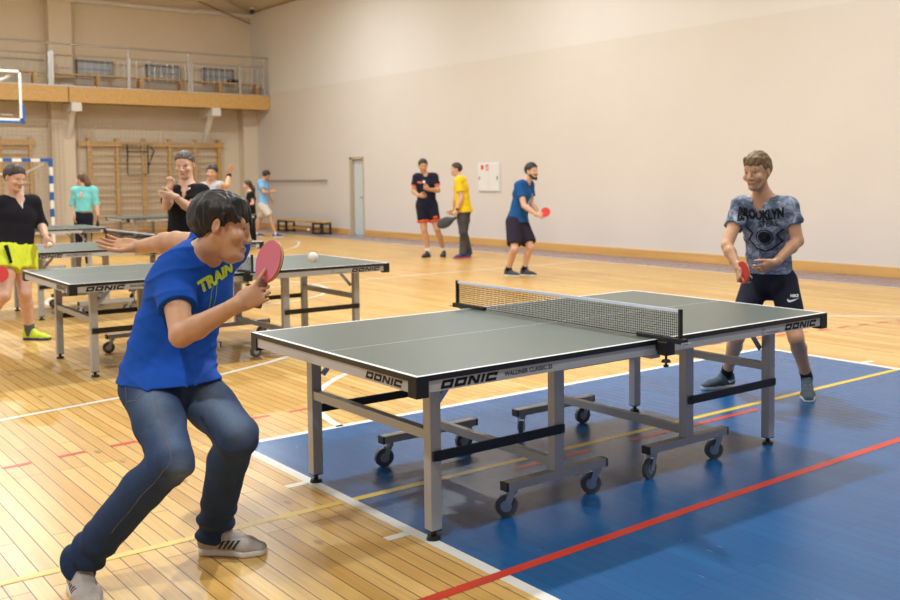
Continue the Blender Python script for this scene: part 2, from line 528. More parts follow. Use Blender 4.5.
# wall bars on the end wall
def wall_bars(x0, n, lab):
    r = empty('wall_bars', (x0, WY, 0), label=lab, cat='wall bars')
    for i in range(n):
        MB().span((i*0.77-0.05, -0.16, 0.1), (i*0.77+0.05, -0.02, 2.75), 0.008).build('upright', m_ply, r)
    for k in range(12):
        z = 0.25+k*0.2
        MB().cyl((-0.0, -0.11, z), ((n-1)*0.77, -0.11, z), 0.02, n=8).build('rung', m_ply, r, True)
    MB().span((-0.3, -0.2, 2.52), ((n-1)*0.77+0.12, -0.13, 2.66), 0.006).build('top_bar', m_ply, r)
    return r
wall_bars(5.06, 6, 'wooden wall bars behind the black polo man')
wall_bars(1.2, 4, 'wooden wall bars behind the handball goal')
pu = empty('pull_up_frame', (6.38, WY-0.2, 1.55), label='black folding frame hooked on the wall bars', cat='pull-up bar')
for x in (-0.3, 0.3):
    MB().bar((x, -0.02, 1.0), (x, -0.02, 0.15), 0.03, 0.03).bar((x, 0, 1.02), (x*1.25, -0.35, 0.85), 0.03, 0.03).bar((x*1.25, -0.35, 0.85), (x, 0, 0.35), 0.03, 0.03).build('side_arm', m_dkmetal, pu)
MB().bar((-0.3, -0.03, 0.82), (0.3, -0.03, 0.82), 0.03, 0.03).bar((-0.3, -0.03, 0.15), (0.3, -0.03, 0.15), 0.03, 0.03).bar((-0.5, -0.2, 1.0), (0.4, -0.1, 0.98), 0.025, 0.025).build('cross_bar', m_dkmetal, pu)

# protective net hung in front of the end wall
nm = MB()
NX0, NX1, NZ, NYY = 4.65, 8.55, 3.40, 25.75
k = 0
cell = 0.115
nx = int((NX1-NX0)/cell)
for i in range(nx+1):
    x = NX0+i*cell
    nm.box((x, NYY, (NZ+0.1)/2), (0.011, 0.008, NZ-0.1))
for j in range(int((NZ-0.1)/cell)+1):
    z = 0.1+j*cell
    nm.box(((NX0+NX1)/2, NYY, z), (NX1-NX0, 0.008, 0.011))
netr = nm.build('protective_net', mat('net_cord', s(206, 194, 174), 0.8))
props(netr, 'white protective net hanging before the wall bars under the balcony', 'net')
nm = MB()
for i in range(36):
    nm.box((0.2+i*0.115, 25.8, 1.6), (0.011, 0.008, 3.2))
for j in range(28):
    nm.box((2.2, 25.8, 0.1+j*0.115), (4.0, 0.008, 0.011))
props(nm.build('protective_net', bpy.data.materials['net_cord']), 'white protective net hanging behind the handball goal', 'net')

# handball goal
m_gblue = mat('goal_blue', s(24, 92, 170), 0.45)
m_gwhite = mat('goal_white', s(232, 228, 218), 0.45)
goal = empty('handball_goal', (3.18, 22.9, 0), label='blue and white striped handball goal at left', cat='goal')
gb = MB()
for i in range(10):
    z0, z1 = 2.08-(i+1)*0.208, 2.08-i*0.208
    gb.span((-0.04, -0.04, max(z0, 0)), (0.04, 0.04, z1), mi=i % 2)
o = gb.build('goal_post', m_gblue, goal); o.data.materials.append(m_gwhite)
gb = MB()
for i in range(14):
    gb.span((-0.04-(i+1)*0.21, -0.04, 2.0), (-0.04-i*0.21, 0.04, 2.08), mi=i % 2)
o = gb.build('crossbar', m_gblue, goal); o.data.materials.append(m_gwhite)
gb = MB()
for i in range(10):
    gb.span((-3.02, -0.04, max(2.08-(i+1)*0.208, 0)), (-2.94, 0.04, 2.08-i*0.208), mi=i % 2)
o = gb.build('goal_post', m_gblue, goal); o.data.materials.append(m_gwhite)
MB().tube([(0, 0.04, 2.0), (-0.45, 0.9, 1.7), (-0.45, 1.1, 0.02)], 0.03).tube([(-2.98, 0.04, 2.0), (-2.5, 0.9, 1.7), (-2.5, 1.1, 0.02)], 0.03).tube([(-0.45, 0.9, 1.7), (-2.5, 0.9, 1.7)], 0.03).build('back_frame', m_gwhite, goal, True)
gn = MB()
for i in range(22):
    x = -0.45-i*2.05/21
    gn.box((x, 0.97, 0.87), (0.005, 0.005, 1.7))
for j in range(18):
    gn.box((-1.475, 0.97, 0.05+j*0.1), (2.05, 0.005, 0.005))
gn.build('goal_net', bpy.data.materials['net_cord'], goal)

# basketball backboard hanging at the upper left
bb = empty('basketball_backboard', (0.93, 19.6, 3.36), label='clear basketball backboard with white frame and blue edge pad', cat='backboard')
m_gl = bpy.data.materials.new('acrylic_glass'); m_gl.use_nodes = True
_n = m_gl.node_tree.nodes['Principled BSDF']
_n.inputs['Transmission Weight'].default_value = 1.0; _n.inputs['Roughness'].default_value = 0.0; _n.inputs['IOR'].default_value = 1.05
_n.inputs['Base Color'].default_value = (0.95, 0.97, 0.96, 1)
MB().span((-0.86, -0.008, -0.5), (0.86, 0.008, 0.5)).build('glass_panel', m_gl, bb)
MB().span((-0.9, -0.025, 0.49), (0.9, 0.025, 0.54)).span((-0.9, -0.025, -0.54), (0.9, 0.025, -0.49)).span((-0.9, -0.025, -0.54), (-0.855, 0.025, 0.54)).span((0.855, -0.025, -0.54), (0.9, 0.025, 0.54)).build('board_frame', m_white, bb)
MB().span((0.905, -0.035, -0.59), (0.955, 0.035, -0.2), 0.008).span((-0.955, -0.035, -0.59), (0.955, 0.035, -0.545), 0.008).span((-0.955, -0.035, -0.59), (-0.905, 0.035, -0.2), 0.008).build('edge_pad', m_gblue, bb)
MB().cyl((0.72, 0.05, 0.42), (-0.2, 1.9, -0.1), 0.03, n=8).cyl((-0.72, 0.05, 0.42), (0.2, 1.9, -0.1), 0.03, n=8).cyl((-0.72, 0.05, -0.42), (0.72, 0.05, -0.42), 0.02, n=8).span((-0.35, 1.85, -0.3), (0.35, 1.95, 0.3)).span((-0.06, 1.9, -0.06), (0.06, 5.42, 0.06)).build('support_arm', m_white, bb)

# gymnastics bench by the long wall
gbn = empty('gymnastics_bench', (9.6, 22.05, 0), label='low wooden gymnastics bench standing by the long wall', cat='bench')
MB().span((-0.13, -1.43, 0.315), (0.13, 1.43, 0.36), 0.006).build('seat', m_ply, gbn)
for y in (-1.1, 1.1):
    MB().span((-0.14, y-0.3, 0.03), (-0.10, y-0.24, 0.315)).span((-0.14, y+0.24, 0.03), (-0.10, y+0.3, 0.315)).span((0.10, y-0.3, 0.03), (0.14, y-0.24, 0.315)).span((0.10, y+0.24, 0.03), (0.14, y+0.3, 0.315)).span((-0.15, y-0.32, 0), (-0.09, y+0.32, 0.04)).span((0.09, y-0.32, 0), (0.15, y+0.32, 0.04)).span((-0.14, y-0.3, 0.265), (0.14, y+0.3, 0.315)).span((-0.13, y-0.3, 0.13), (-0.11, y+0.3, 0.16)).build('leg_frame', m_dkmetal, gbn)
MB().span((-0.03, -1.3, 0.10), (0.03, 1.3, 0.15)).build('stretcher', m_ply, gbn)
# hydrant cabinet on the long wall
hc = empty('hydrant_cabinet', (WX-0.002, 13.82, 1.54), label='white metal hydrant cabinet with red stickers on the long wall', cat='cabinet')
MB().span((-0.03, -0.40, -0.32), (0, 0.40, 0.32), 0.006).build('body', mat('cabinet_enamel', s(232, 232, 228), 0.4), hc)
for y0, y1 in ((-0.38, -0.245), (-0.235, 0.38)):
    pass
for y0, y1, hy in ((-0.385, -0.005, -0.33), (0.005, 0.385, 0.33)):
    dd = MB().span((-0.042, y0, -0.305), (-0.03, y1, 0.305), 0.003).build('door', bpy.data.materials['cabinet_enamel'], hc)
    MB().span((-0.052, hy-0.012, -0.06), (-0.042, hy+0.012, 0.02)).build('latch', m_dkmetal, dd)
m_sred = mat('sticker_red', s(222, 60, 44), 0.5)
MB().span((-0.0435, 0.17, 0.17), (-0.042, 0.27, 0.27)).build('sticker', m_sred, hc)
MB().span((-0.0435, -0.02, 0.15), (-0.042, 0.09, 0.28)).build('sticker', m_sred, hc)
MB().span((-0.0445, 0.0, 0.17), (-0.0435, 0.03, 0.26)).span((-0.0445, 0.045, 0.17), (-0.0435, 0.07, 0.22)).build('sticker_mark', m_gwhite, hc)
# camera on the ceiling slope
sc_ = empty('security_camera', (9.8, 25.6, 6.75), label='small dark dome camera under the ceiling near the corner', cat='camera')
MB().cyl((0, 0, 0.1), (0, 0, 0), 0.05).build('mount', m_white, sc_)
MB().sph((0, 0, -0.03), 0.08, 12).build('dome', mat('dark_dome', s(30, 28, 28), 0.25), sc_, True)
# ------------------------------------------------------------------ table-tennis tables
m_alu = mat('silver_frame_paint', s(178, 178, 178), 0.42, 0.25)
m_apron = mat('silver_apron', s(190, 189, 188), 0.4, 0.2)
m_black = mat('black_plastic', s(22, 22, 24), 0.45)
m_blackst = mat('black_steel', s(20, 20, 22), 0.4)
m_letter = mat('black_lettering', s(14, 14, 16), 0.5)
m_tyre = mat('grey_rubber_tyre', s(84, 86, 90), 0.6)
m_zinc = mat('zinc_plate', s(178, 182, 188), 0.3, 0.8)
m_netcord = mat('table_net_cord', s(26, 26, 28), 0.8)
m_nettape = mat('white_net_tape', s(226, 232, 246), 0.6)

def top_material():
    m = bpy.data.materials.new('playing_surface')
    m.use_nodes = True
    nt = m.node_tree
    L = nt.links.new
    b = nt.nodes['Principled BSDF']
    b.inputs['Roughness'].default_value = 0.38
    tc = nt.nodes.new('ShaderNodeTexCoord')
    sp = nt.nodes.new('ShaderNodeSeparateXYZ')
    L(tc.outputs['Object'], sp.inputs[0])
    def mm(op, a, v, clampv=None):
        n = nt.nodes.new('ShaderNodeMath'); n.operation = op
        if isinstance(a, (int, float)): n.inputs[0].default_value = a
        else: L(a, n.inputs[0])
        if v is not None:
            if isinstance(v, (int, float)): n.inputs[1].default_value = v
            else: L(v, n.inputs[1])
        return n.outputs[0]
    ax = mm('ABSOLUTE', sp.outputs[0], None)
    ay = mm('ABSOLUTE', sp.outputs[1], None)
    e = mm('MAXIMUM', mm('GREATER_THAN', ax, 1.35), mm('GREATER_THAN', ay, 0.7425))
    line = mm('MAXIMUM', e, mm('LESS_THAN', ay, 0.0018))
    top = mm('GREATER_THAN', sp.outputs[2], 0.7595)
    line = mm('MULTIPLY', line, top)
    n = nt.nodes.new('ShaderNodeTexNoise'); n.inputs['Scale'].default_value = 220
    L(tc.outputs['Object'], n.inputs['Vector'])
    cr = nt.nodes.new('ShaderNodeMix'); cr.data_type = 'RGBA'
    L(n.outputs['Fac'], cr.inputs[0])
    cr.inputs[6].default_value = (*s(84, 94, 88), 1)
    cr.inputs[7].default_value = (*s(96, 105, 98), 1)
    mt = nt.nodes.new('ShaderNodeMix'); mt.data_type = 'RGBA'
    L(top, mt.inputs[0]); mt.inputs[6].default_value = (*s(28, 27, 27), 1); L(cr.outputs[2], mt.inputs[7])
    mx = nt.nodes.new('ShaderNodeMix'); mx.data_type = 'RGBA'
    L(line, mx.inputs[0]); L(mt.outputs[2], mx.inputs[6]); mx.inputs[7].default_value = (*s(235, 236, 236), 1)
    L(mx.outputs[2], b.inputs['Base Color'])
    return m
m_top = top_material()

def flat_quads(quads, place, name, m, parent):
    b = MB()
    for q in quads:
        b.poly([place(*p) for p in q])
    return b.build(name, m, parent)

def make_table(label):
    t = empty('table_tennis_table', (0, 0, 0), 0, label, 'table')
    for sx in (-1, 1):
        x0, x1 = sorted((sx*0.002, sx*1.37))
        MB().span((x0, -0.7625, 0.7365), (x1, 0.7625, 0.76)).build('playing_surface', m_top, t)
        a = MB()
        a0, a1 = sorted((sx*0.02, sx*1.345))
        a.span((a0, -0.757, 0.69), (a1, -0.730, 0.7365)); a.span((a0, 0.730, 0.69), (a1, 0.757, 0.7365))
        e0, e1 = sorted((sx*1.337, sx*1.3645))
        a.span((e0, -0.74, 0.69), (e1, 0.74, 0.7365))
        i0, i1 = sorted((sx*0.02, sx*0.045))
        a.span((i0, -0.73, 0.69), (i1, 0.73, 0.7365))
        ap = a.build('apron', m_apron, t)
        for sy in (-1, 1):
            c = MB()
            c0, c1 = sorted((sx*1.312, sx*1.3715)); d0, d1 = sorted((sy*0.702, sy*0.764))
            c.span((c0, d0, 0.672), (c1, d1, 0.7585), 0.003)
            c.build('corner_guard', m_black, t)
        ex = sx*1.145
        for sy in (-1, 1):
            y = sy*0.53
            lg = MB().span((ex-0.027, y-0.027, 0.045), (ex+0.027, y+0.027, 0.69), 0.003).build('leg', m_alu, t)
            MB().cyl((ex, y, 0), (ex, y, 0.018), 0.032, 0.026, 18).cyl((ex, y, 0.018), (ex, y, 0.05), 0.012, n=10).span((ex-0.0255, y-0.0255, 0.04), (ex+0.0255, y+0.0255, 0.047)).build('foot', m_black, lg, True)
            MB().bar((ex-sx*0.03, y-sy*0.035, 0.55), (ex-sx*0.16, y-sy*0.035, 0.70), 0.012, 0.025).build('strut', m_zinc, t)
            ix = sx*0.452
            MB().span((ix-0.03, y-0.025, 0.165), (ix+0.03, y+0.025, 0.69), 0.003).build('inner_leg', m_alu, t)
            MB().bar((ex, y+sy*0.034, 0.365), (ix, y+sy*0.034, 0.365), 0.012, 0.042).span((min(ex,ix)-0.02, y+sy*0.034-0.005, 0.345), (max(ex,ix)+0.02, y+sy*0.034+0.005, 0.385)).cyl((ix, y+sy*0.026, 0.365), (ix, y+sy*0.043, 0.365), 0.009, n=10).cyl((ex, y+sy*0.026, 0.365), (ex, y+sy*0.043, 0.365), 0.009, n=10).build('link_bar', m_blackst, t)
            # wheeled base bar
            w0, w1 = sorted((sx*0.15, sx*0.76))
            yb = sy*0.53
            wb = MB().span((w0, yb-0.026, 0.128), (w1, yb+0.026, 0.167), 0.003).build('wheel_bar', m_alu, t)
            MB().span((w0-0.006, yb-0.0265, 0.128), (w0+0.005, yb+0.0265, 0.1675)).span((w1-0.005, yb-0.0265, 0.128), (w1+0.006, yb+0.0265, 0.1675)).build('end_cap', m_black, wb)
            for xc, ang in ((w0+0.045, 0.5*sx+0.3*sy), (w1-0.045, -0.35+0.2*sy)):
                ca = MB()
                ca.cyl((xc, yb, 0.108), (xc, yb, 0.130), 0.025, n=16)
                dx, dy = math.cos(ang), math.sin(ang)
                ctr = (xc-dx*0.028, yb-dy*0.028)
                for q in (-1, 1):
                    ox, oy = -dy*0.019*q, dx*0.019*q
                    ca.bar((xc+ox, yb+oy, 0.115), (ctr[0]+ox, ctr[1]+oy, 0.045), 0.004, 0.03, up=(dx, dy, 0))
                cs = ca.build('caster', m_zinc, t, True)
                MB().cyl((ctr[0]+dy*0.012, ctr[1]-dx*0.012, 0.05), (ctr[0]-dy*0.012, ctr[1]+dx*0.012, 0.05), 0.05, n=28).build('wheel', m_tyre, cs, True)
                MB().cyl((ctr[0]+dy*0.0135, ctr[1]-dx*0.0135, 0.05), (ctr[0]-dy*0.0135, ctr[1]+dx*0.0135, 0.05), 0.026, n=20).build('hub', m_zinc, cs, True)
        MB().bar((ex, -0.51, 0.45), (ex, 0.51, 0.45), 0.04, 0.042).build('cross_bar', m_alu, t)
        MB().bar((sx*0.452, -0.51, 0.20), (sx*0.452, 0.51, 0.20), 0.035, 0.042).build('lower_cross_bar', m_alu, t)
        MB().bar((sx*0.452, -0.51, 0.67), (sx*0.452, 0.51, 0.67), 0.03, 0.03).build('upper_cross_bar', m_alu, t)
        # lettering on the long sides and on the end
        Q, W = block_letters('DONIC')
        for sy in (-1, 1):
            h = 0.034
            big = 0.295/ (W*h+0.25*h) * h if False else h
            sxx = 0.29/(W+0.28)
            xs = sx*sy*(-1)      # reading direction along the side
            def place(px, py, sy=sy, sx=sx, sxx=sxx, h=h):
                e_ = -1 if sy < 0 else 1
                # text runs along +X on the near side (-Y) and along -X on the far side
                x_start = (-1.255 if sx < 0 else 0.985) if sy < 0 else (1.255 if sx > 0 else -0.985)
                xx = (px+0.28*py)*sxx
                return (x_start+xx if sy < 0 else x_start-xx, sy*0.7580, 0.6965+py*h)
            flat_quads(Q, place, 'brand_lettering', m_letter, ap)
        h2, sy2 = 0.030, 0.29/(W+0.28)
        def place_end(px, py, sx=sx):
            yy = (px+0.28*py)*sy2
            return (sx*1.3655, (-0.365-yy) if sx < 0 else (0.365+yy), 0.699+py*h2)
        flat_quads(Q, place_end, 'brand_lettering', m_letter, ap)
    def side_text(body, size, xc, sy, z):
        me = text_mesh(body, size, 0.0006)
        for v in me.vertices:
            x, y = v.co.x, v.co.y
            v.co = (xc+x if sy < 0 else -xc-x, sy*0.7580, z+y)
        me.materials.clear()
        return link_mesh('model_lettering', me, m_letter, t)
    for sy in (-1, 1):
        side_text('WALDNER CLASSIC 25', 0.026, -0.80, sy, 0.714)
    # small emblem near the far lettering
    for sy in (-1, 1):
        em = MB()
        cx = 0.80 if sy < 0 else -0.80
        for k in range(10):
            a0, a1 = k*0.55, k*0.55+0.4
            r = 0.014
            em.poly([(cx+r*math.cos(a0), sy*0.7582, 0.712+r*math.sin(a0)), (cx+r*math.cos(a1), sy*0.7582, 0.712+r*math.sin(a1)), (cx+0.6*r*math.cos(a1), sy*0.7582, 0.712+0.6*r*math.sin(a1)), (cx+0.6*r*math.cos(a0), sy*0.7582, 0.712+0.6*r*math.sin(a0))])
        em.poly([(cx+0.03, sy*0.7582, 0.7), (cx+0.14, sy*0.7582, 0.7), (cx+0.14, sy*0.7582, 0.704), (cx+0.03, sy*0.7582, 0.704)])
        em.build('emblem', mat('emblem_grey', s(110, 110, 112), 0.5) if 'emblem_grey' not in bpy.data.materials else bpy.data.materials['emblem_grey'], t)
    # centre coupling under the joint
    MB().span((-0.03, -0.74, 0.665), (0.03, 0.74, 0.70)).build('centre_coupling', m_alu, t)
    # net
    n = MB()
    YN = 0.885
    for k in range(140):
        y = -YN+2*YN*k/139
        n.box((0, y, 0.835), (0.0014, 0.0022, 0.140))
    for j in range(12):
        z = 0.768+j*0.0118
        n.box((0, 0, z), (0.0014, 2*YN, 0.0022))
    net = n.build('net', m_netcord, t)
    MB().span((-0.003, -YN-0.012, 0.898), (0.003, YN+0.012, 0.9135), 0.001).build('net_tape', m_nettape, net)
    MB().cyl((0, -YN, 0.766), (0, YN, 0.766), 0.002, n=6).build('net_cord', m_blackst, net)
    for sy in (-1, 1):
        p = MB()
        p.span((-0.009, sy*0.895-0.008, 0.752), (0.009, sy*0.895+0.008, 0.916), 0.003)
        o1, o2 = sorted((sy*0.62, sy*0.93))
        p.span((-0.014, o1, 0.7605), (0.014, o2, 0.778), 0.003)
        o1, o2 = sorted((sy*0.766, sy*0.93))
        p.span((-0.014, o1, 0.752), (0.014, o2, 0.764), 0.002)
        o1, o2 = sorted((sy*0.775, sy*0.835))
        p.span((-0.03, o1, 0.69), (0.03, o2, 0.755), 0.004)
        po = p.build('net_post', m_black, t)
        MB().cyl((0, sy*0.805, 0.64), (0, sy*0.805, 0.70), 0.006, n=10).cyl((0, sy*0.805, 0.655), (0, sy*0.805, 0.667), 0.024, 0.018, 16).cyl((0, sy*0.805, 0.632), (0, sy*0.805, 0.642), 0.013, n=12).build('clamp_screw', m_black, po, True)
        b = MB()
        for q in Q:
            b.poly([((px+0.28*py-W/2)*0.011*(1 if sy < 0 else -1), sy*0.9302, 0.755+py*0.009) for px, py in q])
        b.build('post_lettering', m_nettape, po)
    return t
table1 = make_table('large table tennis table nearest the camera, on the blue court')
table2 = dup(table1, (-0.035, 4.625, 0), -0.014, 'table tennis table just behind the player in the blue shirt')
table3 = dup(table1, (0.455, 8.376, 0), 0.011, 'table tennis table between the nearer tables and the teal woman, second row back')
table4 = dup(table1, (0.186, 13.72, 0), -0.021, 'table tennis table directly in front of the woman in the teal sweater')
table5 = dup(table1, (4.437, 17.45, 0), -0.022, 'farthest table tennis table, standing near the wall bars')
ball_m = mat('ball_celluloid', s(246, 246, 240), 0.35)
bl = MB().sph(at(313, 257.5, 3.75), 0.02, 24).build('table_tennis_ball', ball_m, None, True)
props(bl, 'white ball in the air before the raised pink paddle', 'ball')
bl = MB().sph(tuple(at(308.5, 229, 26.0)[:2])+(0.20,), 0.03, 16).build('table_tennis_ball', ball_m, None, True)
props(bl, 'small white ball in the air in front of the low bench', 'ball')
REPORT = False
# ------------------------------------------------------------------ people: distance fields turned into one smooth skin
V = lambda *a: np.array(a, dtype=np.float64)
def nrm(v):
    v = np.asarray(v, dtype=np.float64)
    return v/max(np.linalg.norm(v), 1e-9)

class Grid:
    def __init__(self, lo, hi, c):
        self.c = c
        self.lo = np.asarray(lo, float)
        n = np.ceil((np.asarray(hi, float)-self.lo)/c).astype(int)+1
        self.n = n
        self.ax = [self.lo[i]+np.arange(n[i])*c for i in range(3)]
        self.D = np.full(tuple(n), 0.5, dtype=np.float32)
    def sl(self, lo, hi):
        out = []
        for i in range(3):
            a = int(max(0, math.floor((lo[i]-self.lo[i])/self.c)))
            b = int(min(self.n[i], math.ceil((hi[i]-self.lo[i])/self.c)+1))
            if b <= a: return None
            out.append(slice(a, b))
        return tuple(out)
    def pts(self, s_):
        return (self.ax[0][s_[0]][:, None, None], self.ax[1][s_[1]][None, :, None], self.ax[2][s_[2]][None, None, :])

class Seg:
    """elliptical tapering capsule from a to b; wa/wb across 'lat', da/db in depth"""
    def __init__(self, a, b, lat, wa, da, wb, db, k=0.02, lat2=None, flat=False, flat0=False, cap=None):
        self.a, self.b = V(*a), V(*b)
        self.e = nrm(self.b-self.a)
        self.L = np.linalg.norm(self.b-self.a)
        def oth(l):
            l = V(*l)
            l = l-self.e*(l@self.e)
            if np.linalg.norm(l) < 1e-3:
                l = np.cross(self.e, V(0.3, 0.2, 1))
            return nrm(l)
        self.l0 = oth(lat)
        self.l1 = oth(lat2) if lat2 is not None else self.l0
        self.wa, self.da, self.wb, self.db, self.k = wa, da, wb, db, k
        self.flat, self.flat0, self.cap = flat, flat0, cap
        self.r = max(wa, da, wb, db)
    def bounds(self):
        return np.minimum(self.a, self.b)-self.r, np.maximum(self.a, self.b)+self.r
    def dist(self, X, Y, Z):
        x, y, z = X-self.a[0], Y-self.a[1], Z-self.a[2]
        e = self.e
        ta = x*e[0]+y*e[1]+z*e[2]
        t = np.clip(ta/self.L, 0, 1)
        ra = ta-t*self.L
        d0, d1 = np.cross(e, self.l0), np.cross(e, self.l1)
        if self.l1 is self.l0:
            l, dd = self.l0, d0
            rl = x*l[0]+y*l[1]+z*l[2]
            rd = x*dd[0]+y*dd[1]+z*dd[2]
        else:
            rl = (x*self.l0[0]+y*self.l0[1]+z*self.l0[2])*(1-t)+(x*self.l1[0]+y*self.l1[1]+z*self.l1[2])*t
            rd = (x*d0[0]+y*d0[1]+z*d0[2])*(1-t)+(x*d1[0]+y*d1[1]+z*d1[2])*t
        w = self.wa+(self.wb-self.wa)*t
        d = self.da+(self.db-self.da)*t
        c = np.minimum(w, d) if self.cap is None else self.cap
        q0 = np.sqrt((rl/w)**2+(rd/d)**2+(ra/c)**2)
        q1 = np.sqrt((rl/w**2)**2+(rd/d**2)**2+(ra/c**2)**2)
        r = q0*(q0-1)/np.maximum(q1, 1e-6)
        r = np.where(q0 < 0.05, -np.minimum(w, d), r)
        if self.flat: r = np.maximum(r, ta-self.L)
        if self.flat0: r = np.maximum(r, -ta)
        return r

def cap(a, b, ra, rb, k=0.02, **kw):
    return Seg(a, b, (0.31, 0.2, 0.93), ra, ra, rb, rb, k, **kw)

class Ell:
    def __init__(self, c, axes, radii, k=0.02):
        self.c_, self.A, self.R, self.k = V(*c), [nrm(a) for a in axes], radii, k
    def bounds(self):
        m = max(self.R)
        return self.c_-m, self.c_+m
    def dist(self, X, Y, Z):
        x, y, z = X-self.c_[0], Y-self.c_[1], Z-self.c_[2]
        p = [x*a[0]+y*a[1]+z*a[2] for a in self.A]
        q0 = np.sqrt(sum((p[i]/self.R[i])**2 for i in range(3)))
        q1 = np.sqrt(sum((p[i]/self.R[i]**2)**2 for i in range(3)))
        return np.where(q0 < 0.05, -min(self.R), q0*(q0-1)/np.maximum(q1, 1e-6))

class Sub:
    """carve a shape away"""
    def __init__(self, prim, k=0.005):
        self.p, self.k = prim, k

class Cut:
    """keep the side of the plane the normal points away from, within radius"""
    def __init__(self, p, n, rad=None):
        self.p, self.n, self.rad = V(*p), nrm(n), rad

def smin(a, b, k):
    if k <= 0: return np.minimum(a, b)
    h = np.maximum(k-np.abs(a-b), 0)/k
    return np.minimum(a, b)-h*h*k*0.25

def evaluate(items, c, noise=None, pad=None, clip=None):
    lo, hi = None, None
    for it in items:
        if isinstance(it, (Sub, Cut)): continue
        a, b = it.bounds()
        lo = a if lo is None else np.minimum(lo, a)
        hi = b if hi is None else np.maximum(hi, b)
    lo = lo-4*c-0.01; hi = hi+4*c+0.01
    if clip is not None:
        lo = np.maximum(lo, clip[0]); hi = np.minimum(hi, clip[1])
    g = Grid(lo, hi, c)
    for it in items:
        if isinstance(it, Cut):
            s_ = (slice(None),)*3
            if it.rad: s_ = g.sl(it.p-it.rad, it.p+it.rad)
            if s_ is None: continue
            X, Y, Z = g.pts(s_)
            pl = (X-it.p[0])*it.n[0]+(Y-it.p[1])*it.n[1]+(Z-it.p[2])*it.n[2]
            g.D[s_] = np.maximum(g.D[s_], pl)
            continue
        p = it.p if isinstance(it, Sub) else it
        a, b = p.bounds()
        m = 3*c+p.k+0.02
        s_ = g.sl(a-m, b+m)
        if s_ is None: continue
        X, Y, Z = g.pts(s_)
        d = p.dist(X, Y, Z)
        if isinstance(it, Sub):
            g.D[s_] = -smin(-g.D[s_], d, it.k)
        else:
            g.D[s_] = smin(g.D[s_], d, p.k)
    if noise is not None:
        X, Y, Z = g.pts((slice(None),)*3)
        g.D += noise(X, Y, Z).astype(np.float32)
    return g

def surface(g):
    D, c = g.D, g.c
    D = D.copy()
    for i in range(3):                       # keep the skin closed at the block border
        ix = [slice(None)]*3; ix[i] = 0; D[tuple(ix)] = np.maximum(D[tuple(ix)], 0.001)
        ix[i] = -1; D[tuple(ix)] = np.maximum(D[tuple(ix)], 0.001)
    S = D < 0
    n = D.shape
    cnt = np.zeros((n[0]-1, n[1]-1, n[2]-1), np.int8)
    for i in (0, 1):
        for j in (0, 1):
            for k in (0, 1):
                cnt += S[i:n[0]-1+i, j:n[1]-1+j, k:n[2]-1+k]
    act = np.argwhere((cnt > 0) & (cnt < 8))
    idx = np.full(cnt.shape, -1, np.int64)
    idx[tuple(act.T)] = np.arange(len(act))
    corner = {}
    for i in (0, 1):
        for j in (0, 1):
            for k in (0, 1):
                corner[(i, j, k)] = D[act[:, 0]+i, act[:, 1]+j, act[:, 2]+k].astype(np.float64)
    acc = np.zeros((len(act), 3)); num = np.zeros(len(act))
    for axis in range(3):
        o = [a for a in range(3) if a != axis]
        for p in (0, 1):
            for q in (0, 1):
                a = [0, 0, 0]; a[o[0]] = p; a[o[1]] = q
                b = list(a); b[axis] = 1
                va, vb = corner[tuple(a)], corner[tuple(b)]
                m = (va < 0) != (vb < 0)
                t = np.where(m, va/np.where(np.abs(va-vb) < 1e-12, 1, va-vb), 0)
                pos = np.tile(np.array(a, float), (len(act), 1))
                pos[:, axis] = t
                acc += pos*m[:, None]; num += m
    verts = g.lo+(act+acc/num[:, None])*c
    faces = []
    for axis in range(3):
        o = [(axis+1) % 3, (axis+2) % 3]
        sa = [slice(None)]*3; sb = [slice(None)]*3
        sa[axis] = slice(0, n[axis]-1); sb[axis] = slice(1, n[axis])
        A, B = S[tuple(sa)], S[tuple(sb)]
        e = np.argwhere(A != B)
        ok = (e[:, o[0]] > 0) & (e[:, o[1]] > 0) & (e[:, o[0]] < n[o[0]]-1) & (e[:, o[1]] < n[o[1]]-1)
        e = e[ok]
        sign = A[tuple(e.T)]
        def cell(du, dv):
            q = e.copy(); q[:, o[0]] += du; q[:, o[1]] += dv
            return idx[tuple(q.T)]
        q = np.stack([cell(-1, -1), cell(0, -1), cell(0, 0), cell(-1, 0)], 1)
        q[~sign] = q[~sign][:, ::-1]
        faces.append(q)
    return verts, np.concatenate(faces)

